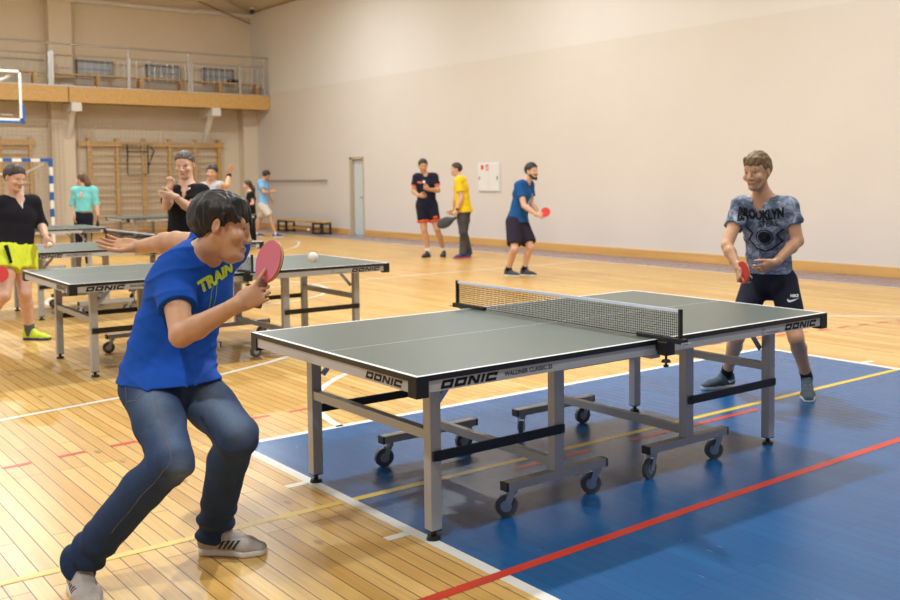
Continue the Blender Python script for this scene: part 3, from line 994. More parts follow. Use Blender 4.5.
def solid(name, blocks, material, parent=None, color=None, smooth_it=1):
    """one mesh from one or more evaluated blocks"""
    vs, fs, off = [], [], 0
    for g in blocks:
        v, f = surface(g)
        if smooth_it and len(f):
            e = np.concatenate([f[:, [0, 1]], f[:, [1, 2]], f[:, [2, 3]], f[:, [3, 0]]])
            for _ in range(smooth_it):
                acc = np.zeros_like(v); num = np.zeros(len(v))
                np.add.at(acc, e[:, 0], v[e[:, 1]]); np.add.at(num, e[:, 0], 1)
                np.add.at(acc, e[:, 1], v[e[:, 0]]); np.add.at(num, e[:, 1], 1)
                v = v*0.5+0.5*acc/np.maximum(num, 1)[:, None]
        vs.append(v); fs.append(f+off); off += len(v)
    v = np.concatenate(vs); f = np.concatenate(fs)
    me = bpy.data.meshes.new(name)
    me.vertices.add(len(v)); me.vertices.foreach_set('co', v.astype(np.float32).ravel())
    me.loops.add(len(f)*4); me.loops.foreach_set('vertex_index', f.astype(np.int32).ravel())
    me.polygons.add(len(f)); me.polygons.foreach_set('loop_start', np.arange(0, len(f)*4, 4, dtype=np.int32))
    me.polygons.foreach_set('use_smooth', np.ones(len(f), bool))
    me.update(calc_edges=True); me.validate()
    if color is not None:
        col = color(v)
        at_ = me.attributes.new('Col', 'FLOAT_COLOR', 'POINT')
        rgba = np.ones((len(v), 4), np.float32); rgba[:, :3] = col
        at_.data.foreach_set('color', rgba.ravel())
    o = link_mesh(name, me, material, None)
    if parent is not None:
        o.parent = parent
        o.matrix_parent_inverse = Matrix.Translation(-Vector(parent.location))
    return o

def folds(seed, amp, freq=14.0, axis=None):
    rg = random.Random(seed)
    K = [(V(rg.gauss(0, 1), rg.gauss(0, 1), rg.gauss(0, 1)*1.5)*freq*(0.6+0.5*i), rg.random()*6) for i in range(4)]
    def f(X, Y, Z):
        r = 0
        w = 0.6*np.sin(9*X+3*Z)+0.6*np.sin(8*Y-5*Z)
        for i, (k, p) in enumerate(K):
            r = r+np.sin(k[0]*X+k[1]*Y+k[2]*Z+p+2.0*w)/(1+0.6*i)
        return amp*r*0.5
    return f

def creases(dirs, amp, seed=1, extra=None):
    """soft valleys across the cloth: dirs = (direction, spacing, weight)"""
    rg = random.Random(seed)
    W = [(nrm(d), lam, w, rg.random()*6, V(rg.gauss(0, 1), rg.gauss(0, 1), rg.gauss(0, 1))*7) for d, lam, w in dirs]
    def f(X, Y, Z):
        r = 0
        for d, lam, w, ph, k in W:
            warp = 0.9*np.sin(k[0]*X+k[1]*Y+k[2]*Z+ph)+0.5*np.sin(2.1*(k[1]*X+k[2]*Y-k[0]*Z))
            c = np.sin(math.pi*(X*d[0]+Y*d[1]+Z*d[2])/lam+ph+warp)
            fade = 0.55+0.45*np.sin(k[2]*X*0.8-k[0]*Y*0.8+k[1]*Z*0.8+2*ph)
            r = r+w*fade*(1-np.abs(c))**2.4
        r = -amp*r
        if extra is not None: r = r+extra(X, Y, Z)
        return r
    return f

def along(a, b, X, Y, Z):
    a, b = V(*a), V(*b)
    d = b-a; L2 = d@d
    t = ((X-a[0])*d[0]+(Y-a[1])*d[1]+(Z-a[2])*d[2])/L2
    tc = np.clip(t, -0.2, 1.2)
    dist = np.sqrt((X-a[0]-tc*d[0])**2+(Y-a[1]-tc*d[1])**2+(Z-a[2]-tc*d[2])**2)
    return t, dist

def seam(name, garment, pts, r, m, par=None):
    """a stitched line following the cloth"""
    gm = garment.data
    tree = BVHTree.FromPolygons([v.co[:] for v in gm.vertices], [p.vertices[:] for p in gm.polygons])
    P = []
    for a, b in zip(pts[:-1], pts[1:]):
        for i in range(8):
            q = tree.find_nearest(Vector(V(*a)+(V(*b)-V(*a))*i/8))
            P.append(q[0]+q[1]*r*0.3)
    mb = MB()
    mb.tube([tuple(p) for p in P], r, 6)
    o = mb.build(name, m, None, True)
    o.parent = garment
    return o

# ------------------------------------------------------------------ anatomy
def head_items(c, F, U, S=1.0, jaw=1.0, nosek=1.0):
    """c = point between the eyes inside the head (half head height); F face direction, U up"""
    F = nrm(F); U = nrm(U-F*(V(*U)@F)); R = np.cross(F, U)
    P = lambda f, r, u: c+S*(F*f+R*r+U*u)
    A = (R, F, U)
    it = [Ell(P(-0.012, 0, 0.030), A, (0.074*S, 0.094*S, 0.083*S), 0.02),
          Seg(P(0.030, 0, 0.03), P(0.045, 0, -0.085), R, 0.064*S, 0.056*S, 0.034*S*jaw, 0.040*S, 0.02),
          Seg(P(0.0, 0.048, -0.03), P(0.045, 0.020, -0.088), U, 0.026*S, 0.02*S, 0.018*S, 0.018*S*jaw, 0.02),
          Seg(P(0.0, -0.048, -0.03), P(0.045, -0.020, -0.088), U, 0.026*S, 0.02*S, 0.018*S, 0.018*S*jaw, 0.02),
          Ell(P(0.076, 0, -0.095), A, (0.02*S, 0.016*S, 0.015*S), 0.015),
          Ell(P(0.060, 0.040, -0.030), A, (0.026*S, 0.024*S, 0.024*S), 0.02),
          Ell(P(0.060, -0.040, -0.030), A, (0.026*S, 0.024*S, 0.024*S), 0.02),
          cap(P(0.070, 0.038, 0.019), P(0.076, 0.010, 0.016), 0.011*S, 0.012*S, 0.014),
          cap(P(0.070, -0.038, 0.019), P(0.076, -0.010, 0.016), 0.011*S, 0.012*S, 0.014),
          Sub(Ell(P(0.098, 0.031, -0.002), A, (0.017*S, 0.0165*S, 0.010*S)), 0.008),
          Sub(Ell(P(0.098, -0.031, -0.002), A, (0.017*S, 0.0165*S, 0.010*S)), 0.008),
          cap(P(0.081, 0, 0.012), P(0.092+0.010*nosek, 0, -0.032), 0.008*S, 0.010*S, 0.010),
          Ell(P(0.094+0.008*nosek, 0, -0.037), A, (0.011*S, 0.011*S, 0.0095*S), 0.008),
          Ell(P(0.090, 0.012, -0.040), A, (0.008*S, 0.011*S, 0.008*S), 0.008),
          Ell(P(0.090, -0.012, -0.040), A, (0.008*S, 0.011*S, 0.008*S), 0.008),
          Seg(P(0.0790, 0.018, -0.064), P(0.0790, -0.018, -0.064), U, 0.006*S, 0.013*S, 0.006*S, 0.013*S, 0.006),
          Seg(P(0.077, 0.015, -0.074), P(0.077, -0.015, -0.074), U, 0.006*S, 0.014*S, 0.006*S, 0.014*S, 0.006),
          Sub(Seg(P(0.097, 0.022, -0.0692), P(0.097, -0.022, -0.0692), U, 0.0022*S, 0.008*S, 0.0022*S, 0.008*S), 0.003)]
    for q in (1, -1):
        it += [cap(P(0.0775, q*0.020, 0.0065), P(0.0745, q*0.043, 0.005), 0.0048*S, 0.0045*S, 0.003), cap(P(0.076, q*0.021, -0.0115), P(0.073, q*0.042, -0.010), 0.0045*S, 0.0042*S, 0.003)]
        it += [Ell(P(-0.008, q*0.074, -0.006), (R*0.92+F*(-0.4*q), F*0.9+R*0.4*q, U), (0.009*S, 0.016*S, 0.027*S), 0.006),
               Sub(Ell(P(-0.003, q*0.086, -0.002), A, (0.008*S, 0.009*S, 0.016*S)), 0.003)]
    return it, P, R

def hand_items(w, f, sdir, side, S=1.0, index_dir=None, curl=(0.3, 0.3, 0.35, 0.4), thumb=(0.75, 0.55, 0.25), spread=0.06, fing=None, tcurl=0.3):
    """w wrist; f towards the fingertips; sdir towards the thumb; side 'L' or 'R'"""
    f = nrm(f); sd = nrm(V(*sdir)-f*(V(*sdir)@f))
    n = np.cross(sd, f) if side == 'R' else np.cross(f, sd)     # out of the palm
    P = lambda a, b, c_: w+S*(f*a+sd*b+n*c_)
    it = [Seg(P(-0.03, 0, 0), P(0.012, 0, 0), sd, 0.027*S, 0.021*S, 0.029*S, 0.019*S, 0.01),
          Seg(P(0.012, 0, 0), P(0.085, 0.002, 0.0), sd, 0.028*S, 0.017*S, 0.040*S, 0.012*S, 0.012),
          Seg(P(0.025, 0.022, 0.010), P(0.06, 0.026, 0.010), f, 0.016*S, 0.014*S, 0.012*S, 0.010*S, 0.012),
          Seg(P(0.02, -0.022, 0.008), P(0.06, -0.027, 0.008), f, 0.012*S, 0.012*S, 0.010*S, 0.010*S, 0.012)]
    offs = (0.030, 0.0105, -0.0095, -0.0285)
    base = (0.086, 0.091, 0.088, 0.080)
    lens = (0.070, 0.078, 0.073, 0.057)
    rad = (0.0086, 0.0088, 0.0084, 0.0074)
    for i in range(4):
        cu = curl[i] if np.ndim(curl[i]) else (curl[i], curl[i]*1.15, curl[i]*0.75)
        sp = spread*(1.5-i)
        d0 = nrm(f*math.cos(sp)+sd*math.sin(sp))
        if i == 0 and index_dir is not None: d0 = nrm(index_dir)
        p = P(base[i]-0.008, offs[i], 0.0)
        ang = 0.0
        for j, fr in enumerate((0.46, 0.30, 0.24)):
            ang += cu[j]
            d = d0*math.cos(ang)+n*math.sin(ang)
            L = lens[i]*fr*S+(0.008*S if j == 0 else 0)
            q = p+d*L
            r0 = rad[i]*S*(1.0-0.09*j); r1 = rad[i]*S*(1.0-0.09*(j+1))
            it.append(cap(p, q, r0, r1, 0.0035 if j else 0.006))
            p = q
    # thumb
    p = P(0.026, 0.026, 0.008)
    d = nrm(f*thumb[0]+sd*thumb[1]+n*thumb[2])
    for j, (L, r0, r1) in enumerate(((0.040, 0.014, 0.0108), (0.033, 0.0105, 0.0095), (0.026, 0.0095, 0.0075))):
        q = p+d*L*S
        it.append(cap(p, q, r0*S, r1*S, 0.01 if j == 0 else 0.004))
        d = nrm(d+(f*0.6-sd*0.5+n*0.5)*tcurl)
        p = q
    return it, P, n

def shoe_items(heel, toe, up, S=1.0):
    """heel and toe on the sole plane; up = sole normal"""
    h, t_ = V(*heel), V(*toe)
    f = nrm(t_-h); u = nrm(V(*up)-f*(V(*up)@f)); r = np.cross(f, u)
    L = np.linalg.norm(t_-h)
    P = lambda a, b, c_: h+f*(a*L)+r*b*S+u*c_*S
    upper = [Seg(P(0.13, 0, 0.045), P(0.42, 0, 0.048), r, 0.034*S, 0.046*S, 0.036*S, 0.044*S, 0.02),
             Seg(P(0.42, 0, 0.045), P(0.70, 0.003, 0.034), r, 0.038*S, 0.040*S, 0.045*S, 0.030*S, 0.02),
             Seg(P(0.70, 0.003, 0.032), P(0.90, 0.0, 0.024), r, 0.045*S, 0.030*S, 0.032*S, 0.020*S, 0.02),
             Seg(P(0.10, 0, 0.05), P(0.14, 0, 0.088), r, 0.030*S, 0.028*S, 0.034*S, 0.034*S, 0.015),
             Seg(P(0.22, 0, 0.06), P(0.34, 0, 0.09), r, 0.034*S, 0.03*S, 0.032*S, 0.028*S, 0.02),
             Cut(P(0, 0, 0.012), -u)]
    sole = [Seg(P(0.12, 0, 0.012), P(0.45, 0, 0.012), r, 0.038*S, 0.03*S, 0.037*S, 0.03*S, 0.01),
            Seg(P(0.45, 0, 0.012), P(0.70, 0.003, 0.012), r, 0.037*S, 0.03*S, 0.049*S, 0.03*S, 0.01),
            Seg(P(0.70, 0.003, 0.012), P(0.885, 0.0, 0.014), r, 0.049*S, 0.03*S, 0.036*S, 0.026*S, 0.01),
            Cut(P(0, 0, 0.001), -u), Cut(P(0, 0, 0.026), u)]
    ankle = P(0.24, 0, 0.10)
    return upper, sole, ankle, P

m_skin = mat('skin', s(205, 155, 128), 0.5, var=0.05, vscale=25, sss=0.12)
m_skin_tan = mat('skin_tan', s(202, 152, 116), 0.48, var=0.05, vscale=25, sss=0.12)
m_skin_pale = mat('skin_pale', s(214, 168, 142), 0.5, var=0.05, vscale=25, sss=0.12)
def hair_mat(name, col):
    return mat(name, col, 0.42, var=0.45, vscale=220, bump=0.35, bscale=220, stretch=(1.0, 1.0, 0.13))
m_eye = mat('eye_white', s(190, 180, 172), 0.3)
m_iris = mat('iris_dark', s(40, 28, 22), 0.2)
m_lip = mat('lip', s(176, 112, 98), 0.5)
def cloth_mat(name, col, rough=0.85, var=0.05):
    return mat(name, col, rough, var=var, vscale=30, bump=0.15, bscale=420, spec=0.25)

def adopt(o, parent):
    o.parent = parent
    o.matrix_parent_inverse = Matrix.Translation(-Vector(parent_loc(parent)))
    return o
def parent_loc(p):
    while p.parent is not None: p = p.parent
    return p.location
def child(name, blocks, m, parent, color=None, sm=1):
    o = solid(name, blocks, m, None, color, sm)
    o.parent = parent
    o.matrix_parent_inverse = Matrix.Translation(-Vector(parent_loc(parent))) if parent.parent is None else Matrix()
    return o

def person(label, J, head, skin, hair, top, bottom, shoes, hands, cell=0.008, bulk=1.0, group=None, extra=None, S=1.0, woman=False, brow=s(60, 42, 30), face=True):
    """J: joints in metres; the rest says what is worn. returns root, body, top garment, bottom garment"""
    J = {k: (V(*v) if np.ndim(v) else v) for k, v in J.items()}
    for q in 'LR':
        if 'an'+q not in J:
            J['an'+q] = shoe_items(shoes['heel'+q], shoes['toe'+q], shoes.get('up'+q, (0, 0, 1)), S*shoes.get('S', 1.0))[2]
    if REPORT:
        dl = lambda a, b: round(float(np.linalg.norm(J[a]-J[b])), 2)
        print('LIMBS', label[:30], 'sh', dl('shL', 'shR'), 'hip', dl('hipL', 'hipR'), 'torso', round(float(np.linalg.norm((J['shL']+J['shR']-J['hipL']-J['hipR'])/2)), 2),
              'UA', dl('shL', 'elL'), dl('shR', 'elR'), 'FA', dl('elL', 'wrL'), dl('elR', 'wrR'), 'TH', dl('hipL', 'knL'), dl('hipR', 'knR'), 'SH', dl('knL', 'anL'), dl('knR', 'anR'),
              'neck', round(float(np.linalg.norm(V(*head['c'])-(J['shL']+J['shR'])/2)), 2), 'pelvis', np.round((J['hipL']+J['hipR'])/2, 2), 'an', np.round(J['anL'], 2), np.round(J['anR'], 2))
    hipL, hipR, shL, shR = J['hipL'], J['hipR'], J['shL'], J['shR']
    Pv, Sh = (hipL+hipR)/2, (shL+shR)/2
    base = (min(J[k][2] for k in ('anL', 'anR')), )
    root = empty('person', (Pv[0], Pv[1], 0), label=label, cat='person', group=group)
    lh, ls = nrm(hipL-hipR), nrm(shL-shR)
    spine = nrm(Sh-Pv)
    front = nrm(np.cross(lh+ls, spine))
    bend = J.get('bend', 0.0)
    b_ = bulk*S
    mid = Pv*0.58+Sh*0.42-front*0.0+front*bend
    chest = Pv*0.25+Sh*0.75+front*(bend*0.6)
    lm = nrm(lh*0.55+ls*0.45); lc = nrm(lh*0.2+ls*0.8)
    cw = 0.90 if woman else 1.0
    def torso(o, k=0.03):
        return [Seg(Pv-spine*0.02, mid, lh, 0.160*b_+o, 0.108*b_+o, 0.140*b_*cw+o, 0.098*b_+o, k, lat2=lm),
                Seg(mid, chest, lm, 0.140*b_*cw+o, 0.098*b_+o, 0.162*b_*cw+o, 0.116*b_+o, k, lat2=lc),
                Seg(chest, Sh-spine*0.02, lc, 0.162*b_*cw+o, 0.116*b_+o, 0.150*b_*cw+o, 0.078*b_+o, k, lat2=ls),
                cap(shL, shR, 0.054*b_+o, 0.054*b_+o, 0.05)]
    c, F, U = head['c'], nrm(head['F']), nrm(head['U'])
    Ux = nrm(U-F*(U@F))
    hS = head.get('S', 1.0)
    hi_, HP, HR = head_items(c, F, Ux, hS, head.get('jaw', 1.0), head.get('nose', 1.0))
    nb = Sh+spine*0.015-front*0.012
    neck = [cap(nb-spine*0.03, HP(-0.015, 0, -0.06), 0.060*b_*cw, 0.055*b_*cw, 0.03),
            cap(shL*0.75+nb*0.25, HP(-0.03, 0, -0.085)*0.4+nb*0.6, 0.045*b_, 0.045*b_, 0.05),
            cap(shR*0.75+nb*0.25, HP(-0.03, 0, -0.085)*0.4+nb*0.6, 0.045*b_, 0.045*b_, 0.05)]
    arms = []
    def arm(q, o=0.0, oe=0.0):
        sh, el, wr = J['sh'+q], J['el'+q], J['wr'+q]
        fa = el*0.72+wr*0.28
        a = [cap(sh, sh*0.55+el*0.45, 0.054*b_*cw+o, 0.049*b_*cw+o, 0.04), cap(sh*0.55+el*0.45, el, 0.049*b_*cw+o, 0.040*b_*cw+oe, 0.02),
             cap(el, fa, 0.040*b_*cw+oe, 0.043*b_*cw+oe, 0.015), cap(fa, wr, 0.043*b_*cw+oe, 0.027*b_*cw+oe, 0.015)]
        return a
    def leg(q, o=0.0, ok=0.0, oa=0.0):
        h, k_, a_ = J['hip'+q], J['kn'+q], J['an'+q]
        ax = nrm(a_-k_)
        back = nrm(np.cross(np.cross(nrm(k_-h), ax), ax)) if np.linalg.norm(np.cross(nrm(k_-h), ax)) > 0.03 else -front
        if back @ front > 0: back = -back
        cf = k_*0.70+a_*0.30+back*0.022
        return [cap(h, h*0.5+k_*0.5, 0.090*b_+o, 0.076*b_+o, 0.04), cap(h*0.5+k_*0.5, k_, 0.076*b_+o, 0.055*b_+ok, 0.03),
                cap(k_, cf, 0.053*b_+ok, 0.055*b_+ok, 0.02), cap(cf, a_, 0.055*b_+ok, 0.037*b_+oa, 0.02)]
    items = torso(0)+arm('L')+arm('R')+leg('L')+leg('R')+neck
    feet = {}
    for q in 'LR':
        up_, so_, an_, SP = shoe_items(shoes['heel'+q], shoes['toe'+q], shoes.get('up'+q, (0, 0, 1)), S*shoes.get('S', 1.0))
        feet[q] = (up_, so_, an_, SP)
        items += [cap(J['an'+q], SP(0.24, 0, 0.05), 0.036*b_, 0.034*b_, 0.02), cap(SP(0.24, 0, 0.04), SP(0.7, 0, 0.03), 0.028*b_, 0.02*b_, 0.02)]
    blocks = [evaluate(items, cell)]
    hblock = hi_+[cap(nb*0.5+HP(-0.015, 0, -0.06)*0.5, HP(-0.015, 0, -0.06), 0.058*b_*cw, 0.055*b_*cw, 0.02)]
    blocks.append(evaluate(hblock, head.get('cell', min(0.004, cell))))
    HH = {}
    for q in 'LR':
        kw = dict(hands[q])
        f_, sd_ = kw.pop('f'), kw.pop('s')
        hs = kw.pop('S', 1.0)*S
        hit, HPq, hn = hand_items(J['wr'+q], f_, sd_, q, hs, **kw)
        HH[q] = (HPq, hn)
        # wrist stub lies along the forearm
        hit = hit+[cap(J['wr'+q]+nrm(J['el'+q]-J['wr'+q])*0.05, J['wr'+q], 0.0295*b_*cw, 0.0275*b_*cw, 0.01)]
        blocks.append(evaluate(hit, 0.0032 if cell < 0.0075 else 0.004))
    body = solid('body', blocks, skin, None)
    body.parent = root; body.matrix_parent_inverse = Matrix.Translation(-Vector(root.location))
    ch = lambda name, bl, m, par=root, color=None, sm=1: child(name, bl, m, par, color, sm)
    # eyes, brows, lips
    if face:
        for q in (1, -1):
            e = MB().sph(HP(0.0690, q*0.031, -0.002), 0.0118*hS, 14).build('eye', m_eye, None, True)
            e.parent = root; e.matrix_parent_inverse = Matrix.Translation(-Vector(root.location))
            i_ = MB().sph(HP(0.0752, q*0.031+head.get('gaze', 0.0), -0.0025), 0.0066*hS, 12).build('iris', m_iris, None, True)
            i_.parent = e
        bm_ = bpy.data.materials.get('brow_%d' % int(brow[0]*1e4)) or mat('brow_%d' % int(brow[0]*1e4), brow, 0.8)
        for q in (1, -1):
            ch('eyebrow', [evaluate([Seg(HP(0.0850, q*0.014, 0.018), HP(0.0805, q*0.034, 0.023), Ux, 0.0042*hS, 0.004*hS, 0.004*hS, 0.004*hS, 0.003),
                                     Seg(HP(0.0805, q*0.034, 0.023), HP(0.067, q*0.049, 0.016), Ux, 0.004*hS, 0.004*hS, 0.0025*hS, 0.0035*hS, 0.003)], 0.002)], bm_)
        for q in (1, -1):
            ch('eyelashes', [evaluate([Seg(HP(0.0820, q*0.021, 0.0032), HP(0.0775, q*0.042, 0.0022), Ux, 0.0016*hS, 0.0022*hS, 0.0014*hS, 0.002*hS, 0.001)], 0.0015)], bm_)
        ch('lips', [evaluate([Seg(HP(0.0838, 0.018, -0.0655), HP(0.0838, -0.018, -0.0655), Ux, 0.0042*hS, 0.0095*hS, 0.0042*hS, 0.0095*hS, 0.003),
                              Seg(HP(0.0828, 0.014, -0.0735), HP(0.0828, -0.014, -0.0735), Ux, 0.005*hS, 0.0095*hS, 0.005*hS, 0.0095*hS, 0.003)], 0.002)], m_lip)
    # hair
    hr = hair(HP, HR, F, Ux, hS)
    if hr:
        for nm, its, mm, cl, nz in hr:
            ch(nm, [evaluate(its, cl, noise=nz)], mm, root)
    # trousers or shorts
    bt = None
    if bottom:
        o = bottom.get('off', 0.016)
        if bottom['kind'] == 'trousers':
            its = [Seg(Pv-spine*0.03, Pv+spine*bottom.get('waist', 0.10), lh, 0.160*b_+o, 0.108*b_+o, 0.150*b_+o, 0.104*b_+o, 0.03, flat=True)]
            for q in 'LR':
                h, k_, a_ = J['hip'+q], J['kn'+q], J['an'+q]
                lk, la = bottom.get('ok', 0.016), bottom.get('oa', 0.02)
                L_ = leg(q, o, lk, la)
                L_[3] = cap(L_[3].a, a_+nrm(a_-k_)*bottom.get('drop', 0.03), 0.055*b_+lk, 0.037*b_+la, 0.02, flat=True)
                its += L_
        else:
            fr = bottom.get('len', 0.75)
            wd_ = bottom.get('wide', 0.105)
            its = [Seg(Pv-spine*0.03, Pv+spine*bottom.get('waist', 0.10), lh, 0.165*b_+o, 0.112*b_+o, 0.150*b_+o, 0.104*b_+o, 0.03, flat=True)]
            for q in 'LR':
                h, k_ = J['hip'+q], J['kn'+q]
                e = h+(k_-h)*fr
                its += [cap(h, e, 0.098*b_+o, wd_*b_, 0.035, flat=True)]
        bt = ch(bottom.get('name', 'shorts'), [evaluate(its, bottom.get('cell', cell), noise=bottom['noise'] if 'noise' in bottom else folds(bottom.get('seed', 3), bottom.get('fold', 0.003), 12))], bottom['mat'], root, bottom.get('color'))
    # shirt
    tp = None
    if top:
        o = top.get('off', 0.016)
        hem = top.get('hem', 0.06)
        down = nrm(top.get('hemdir', -spine))
        hw, hd = top.get('hw', 0.172)*b_+o, top.get('hd', 0.122)*b_+o
        its = torso(o)
        hp = V(*top['hempt']) if 'hempt' in top else Pv+down*hem
        if 'hempt' in top: top.setdefault('hemn', (0, 0, -1))
        its[0] = Seg(Pv+down*(hem+0.10), mid, lh, hw, hd, 0.146*b_*cw+o, 0.104*b_+o, 0.03, lat2=lm)
        its += [Seg(hipL*0.8+hipR*0.2+nrm(J['knL']-hipL)*top.get('hipf', 0.03), hipR*0.8+hipL*0.2+nrm(J['knR']-hipR)*top.get('hipf', 0.03), front, top.get('hipw', 0.108)*b_+o, 0.105*b_+o, top.get('hipw', 0.108)*b_+o, 0.105*b_+o, 0.05), Cut(hp, nrm(top.get('hemn', down)))]
        its += [cap(shL*0.8+nb*0.2, nb-spine*0.01, 0.046*b_+o, 0.05*b_+o, 0.05), cap(shR*0.8+nb*0.2, nb-spine*0.01, 0.046*b_+o, 0.05*b_+o, 0.05)]
        for q in 'LR':
            sh, el, wr = J['sh'+q], J['el'+q], J['wr'+q]
            fr = top.get('sleeve'+q, top.get('sleeve', 0.6))
            so = top.get('sleeve_off', 0.018)
            if fr <= 1:
                e = sh+(el-sh)*fr
                its += [cap(sh, e, 0.055*b_*cw+o, 0.050*b_*cw+so, 0.03, flat=True)]
            else:
                e = el+(wr-el)*(fr-1)
                its += [cap(sh, el, 0.055*b_*cw+o, 0.042*b_*cw+so, 0.03), cap(el, e, 0.043*b_*cw+so, 0.037*b_*cw+so, 0.02, flat=True)]
        nk = top.get('neck', 'crew')
        ndir = nrm(HP(-0.015, 0, -0.06)-nb)
        its += [Sub(cap(nb+spine*0.028+front*0.012, nb+ndir*0.2, 0.064*b_, 0.075*b_), 0.006)]
        if nk == 'v':
            vs_ = ls*top.get('vshift', 0.0)
            its += [Sub(Seg(nb+vs_+front*0.10+spine*0.03, nb+vs_+front*0.13-spine*top.get('vdrop', 0.075), ls, 0.044*b_, 0.06, 0.008, 0.05), 0.006)]
        elif nk == 'crew':
            its += [Sub(cap(nb+front*0.065+spine*0.035, nb+front*0.07+spine*0.02, 0.048*b_, 0.042*b_), 0.006)]
        its += top.get('extra', lambda **k: [])(nb=nb, spine=spine, front=front, ls=ls, HP=HP)
        tp = ch(top.get('name', 't_shirt'), [evaluate(its, top.get('cell', cell), noise=top['noise'] if 'noise' in top else folds(top.get('seed', 5), top.get('fold', 0.003), top.get('ff', 13)))], top['mat'], root, top.get('color'))
    # shoes and socks
    for q in 'LR':
        up_, so_, an_, SP = feet[q]
        if shoes.get('skip') == q: continue
        cl = 0.004 if cell < 0.0085 else 0.005
        sh_ = ch('shoe', [evaluate(up_+[Sub(cap(SP(0.2, 0, 0.115), SP(0.22, 0, 0.2), 0.036*S, 0.05*S), 0.004)], cl)], shoes['mat'], root, shoes.get('color', lambda *_: None)(SP) if shoes.get('color') else None)
        so = solid('sole', [evaluate(so_, cl)], shoes['sole'], None)
        so.parent = sh_
        for k in range(4):
            a_, b2 = SP(0.36+k*0.075, -0.02, 0.089-k*0.008), SP(0.36+k*0.075, 0.02, 0.089-k*0.008)
            lc_ = MB().cyl(a_, b2, 0.0038*S, n=6).build('lace', shoes.get('lace', shoes['sole']), None, True)
            lc_.parent = sh_
        sx = shoes.get('sock')
        if sx:
            ax = nrm(J['kn'+q]-J['an'+q])
            top_ = J['an'+q]+ax*shoes.get('sockh', 0.06)
            ch('sock', [evaluate([cap(SP(0.24, 0, 0.06), J['an'+q], 0.041*b_, 0.042*b_, 0.02), cap(J['an'+q], top_, 0.042*b_, 0.044*b_+0.01*shoes.get('sockh', 0.06), 0.01, flat=True)], cl)], sx, root)
    return dict(root=root, body=body, top=tp, bottom=bt, HP=HP, HR=HR, F=F, U=Ux, hands=HH, feet=feet, spine=spine, front=front, Pv=Pv, Sh=Sh, nb=nb, lh=lh, ls=ls, J=J, mid=mid, chest=chest)

def wear(name, mb, m, who, smooth=True):
    o = mb.build(name, m, None, smooth)
    o.parent = who['root']; o.matrix_parent_inverse = Matrix.Translation(-Vector(who['root'].location))
    return o

def printed(name, body, garment, size, origin, xd, yd, m, thicken=0.0, reach=0.35, lift=0.0022, shear=0.0, mesh=None, warp=None):
    """lettering laid onto the cloth by casting it along the cloth's normal direction"""
    me = mesh if mesh is not None else text_mesh(body, size, thicken, shear)
    bm = bmesh.new(); bm.from_mesh(me)
    bmesh.ops.triangulate(bm, faces=bm.faces[:])
    for _ in range(3):
        es = [e for e in bm.edges if e.calc_length() > 0.012]
        if not es: break
        bmesh.ops.subdivide_edges(bm, edges=es, cuts=1)
        bmesh.ops.triangulate(bm, faces=bm.faces[:])
    xd, yd = nrm(xd), nrm(yd)
    nd = np.cross(xd, yd)
    gm = garment.data
    tree = BVHTree.FromPolygons([v.co[:] for v in gm.vertices], [p.vertices[:] for p in gm.polygons])
    kill = []
    for v in bm.verts:
        x, y = v.co.x, v.co.y
        if warp: x, y = warp(x, y)
        p = V(*origin)+xd*x+yd*y+nd*reach
        hit = tree.ray_cast(Vector(p), Vector(-nd), reach*2)
        if hit[0] is None: kill.append(v)
        else: v.co = hit[0]+Vector(nd)*lift
    if kill: bmesh.ops.delete(bm, geom=kill, context='VERTS')
    me.clear_geometry() if hasattr(me, 'clear_geometry') else None
    bm.to_mesh(me); bm.free()
    me.materials.clear()
    me.materials.append(m)
    o = bpy.data.objects.new(name, me); COL.objects.link(o)
    o.parent = garment
    return o

def strokes_mesh(lines, w):
    """flat ribbons along 2-D polylines"""
    b = bmesh.new()
    for ln in lines:
        for (x0, y0), (x1, y1) in zip(ln[:-1], ln[1:]):
            L = math.hypot(x1-x0, y1-y0) or 1e-6
            nx, ny = -(y1-y0)/L*w/2, (x1-x0)/L*w/2
            b.faces.new([b.verts.new((x0+nx, y0+ny, 0)), b.verts.new((x0-nx, y0-ny, 0)), b.verts.new((x1-nx, y1-ny, 0)), b.verts.new((x1+nx, y1+ny, 0))])
    me = bpy.data.meshes.new('ribbon'); b.to_mesh(me); b.free()
    return me

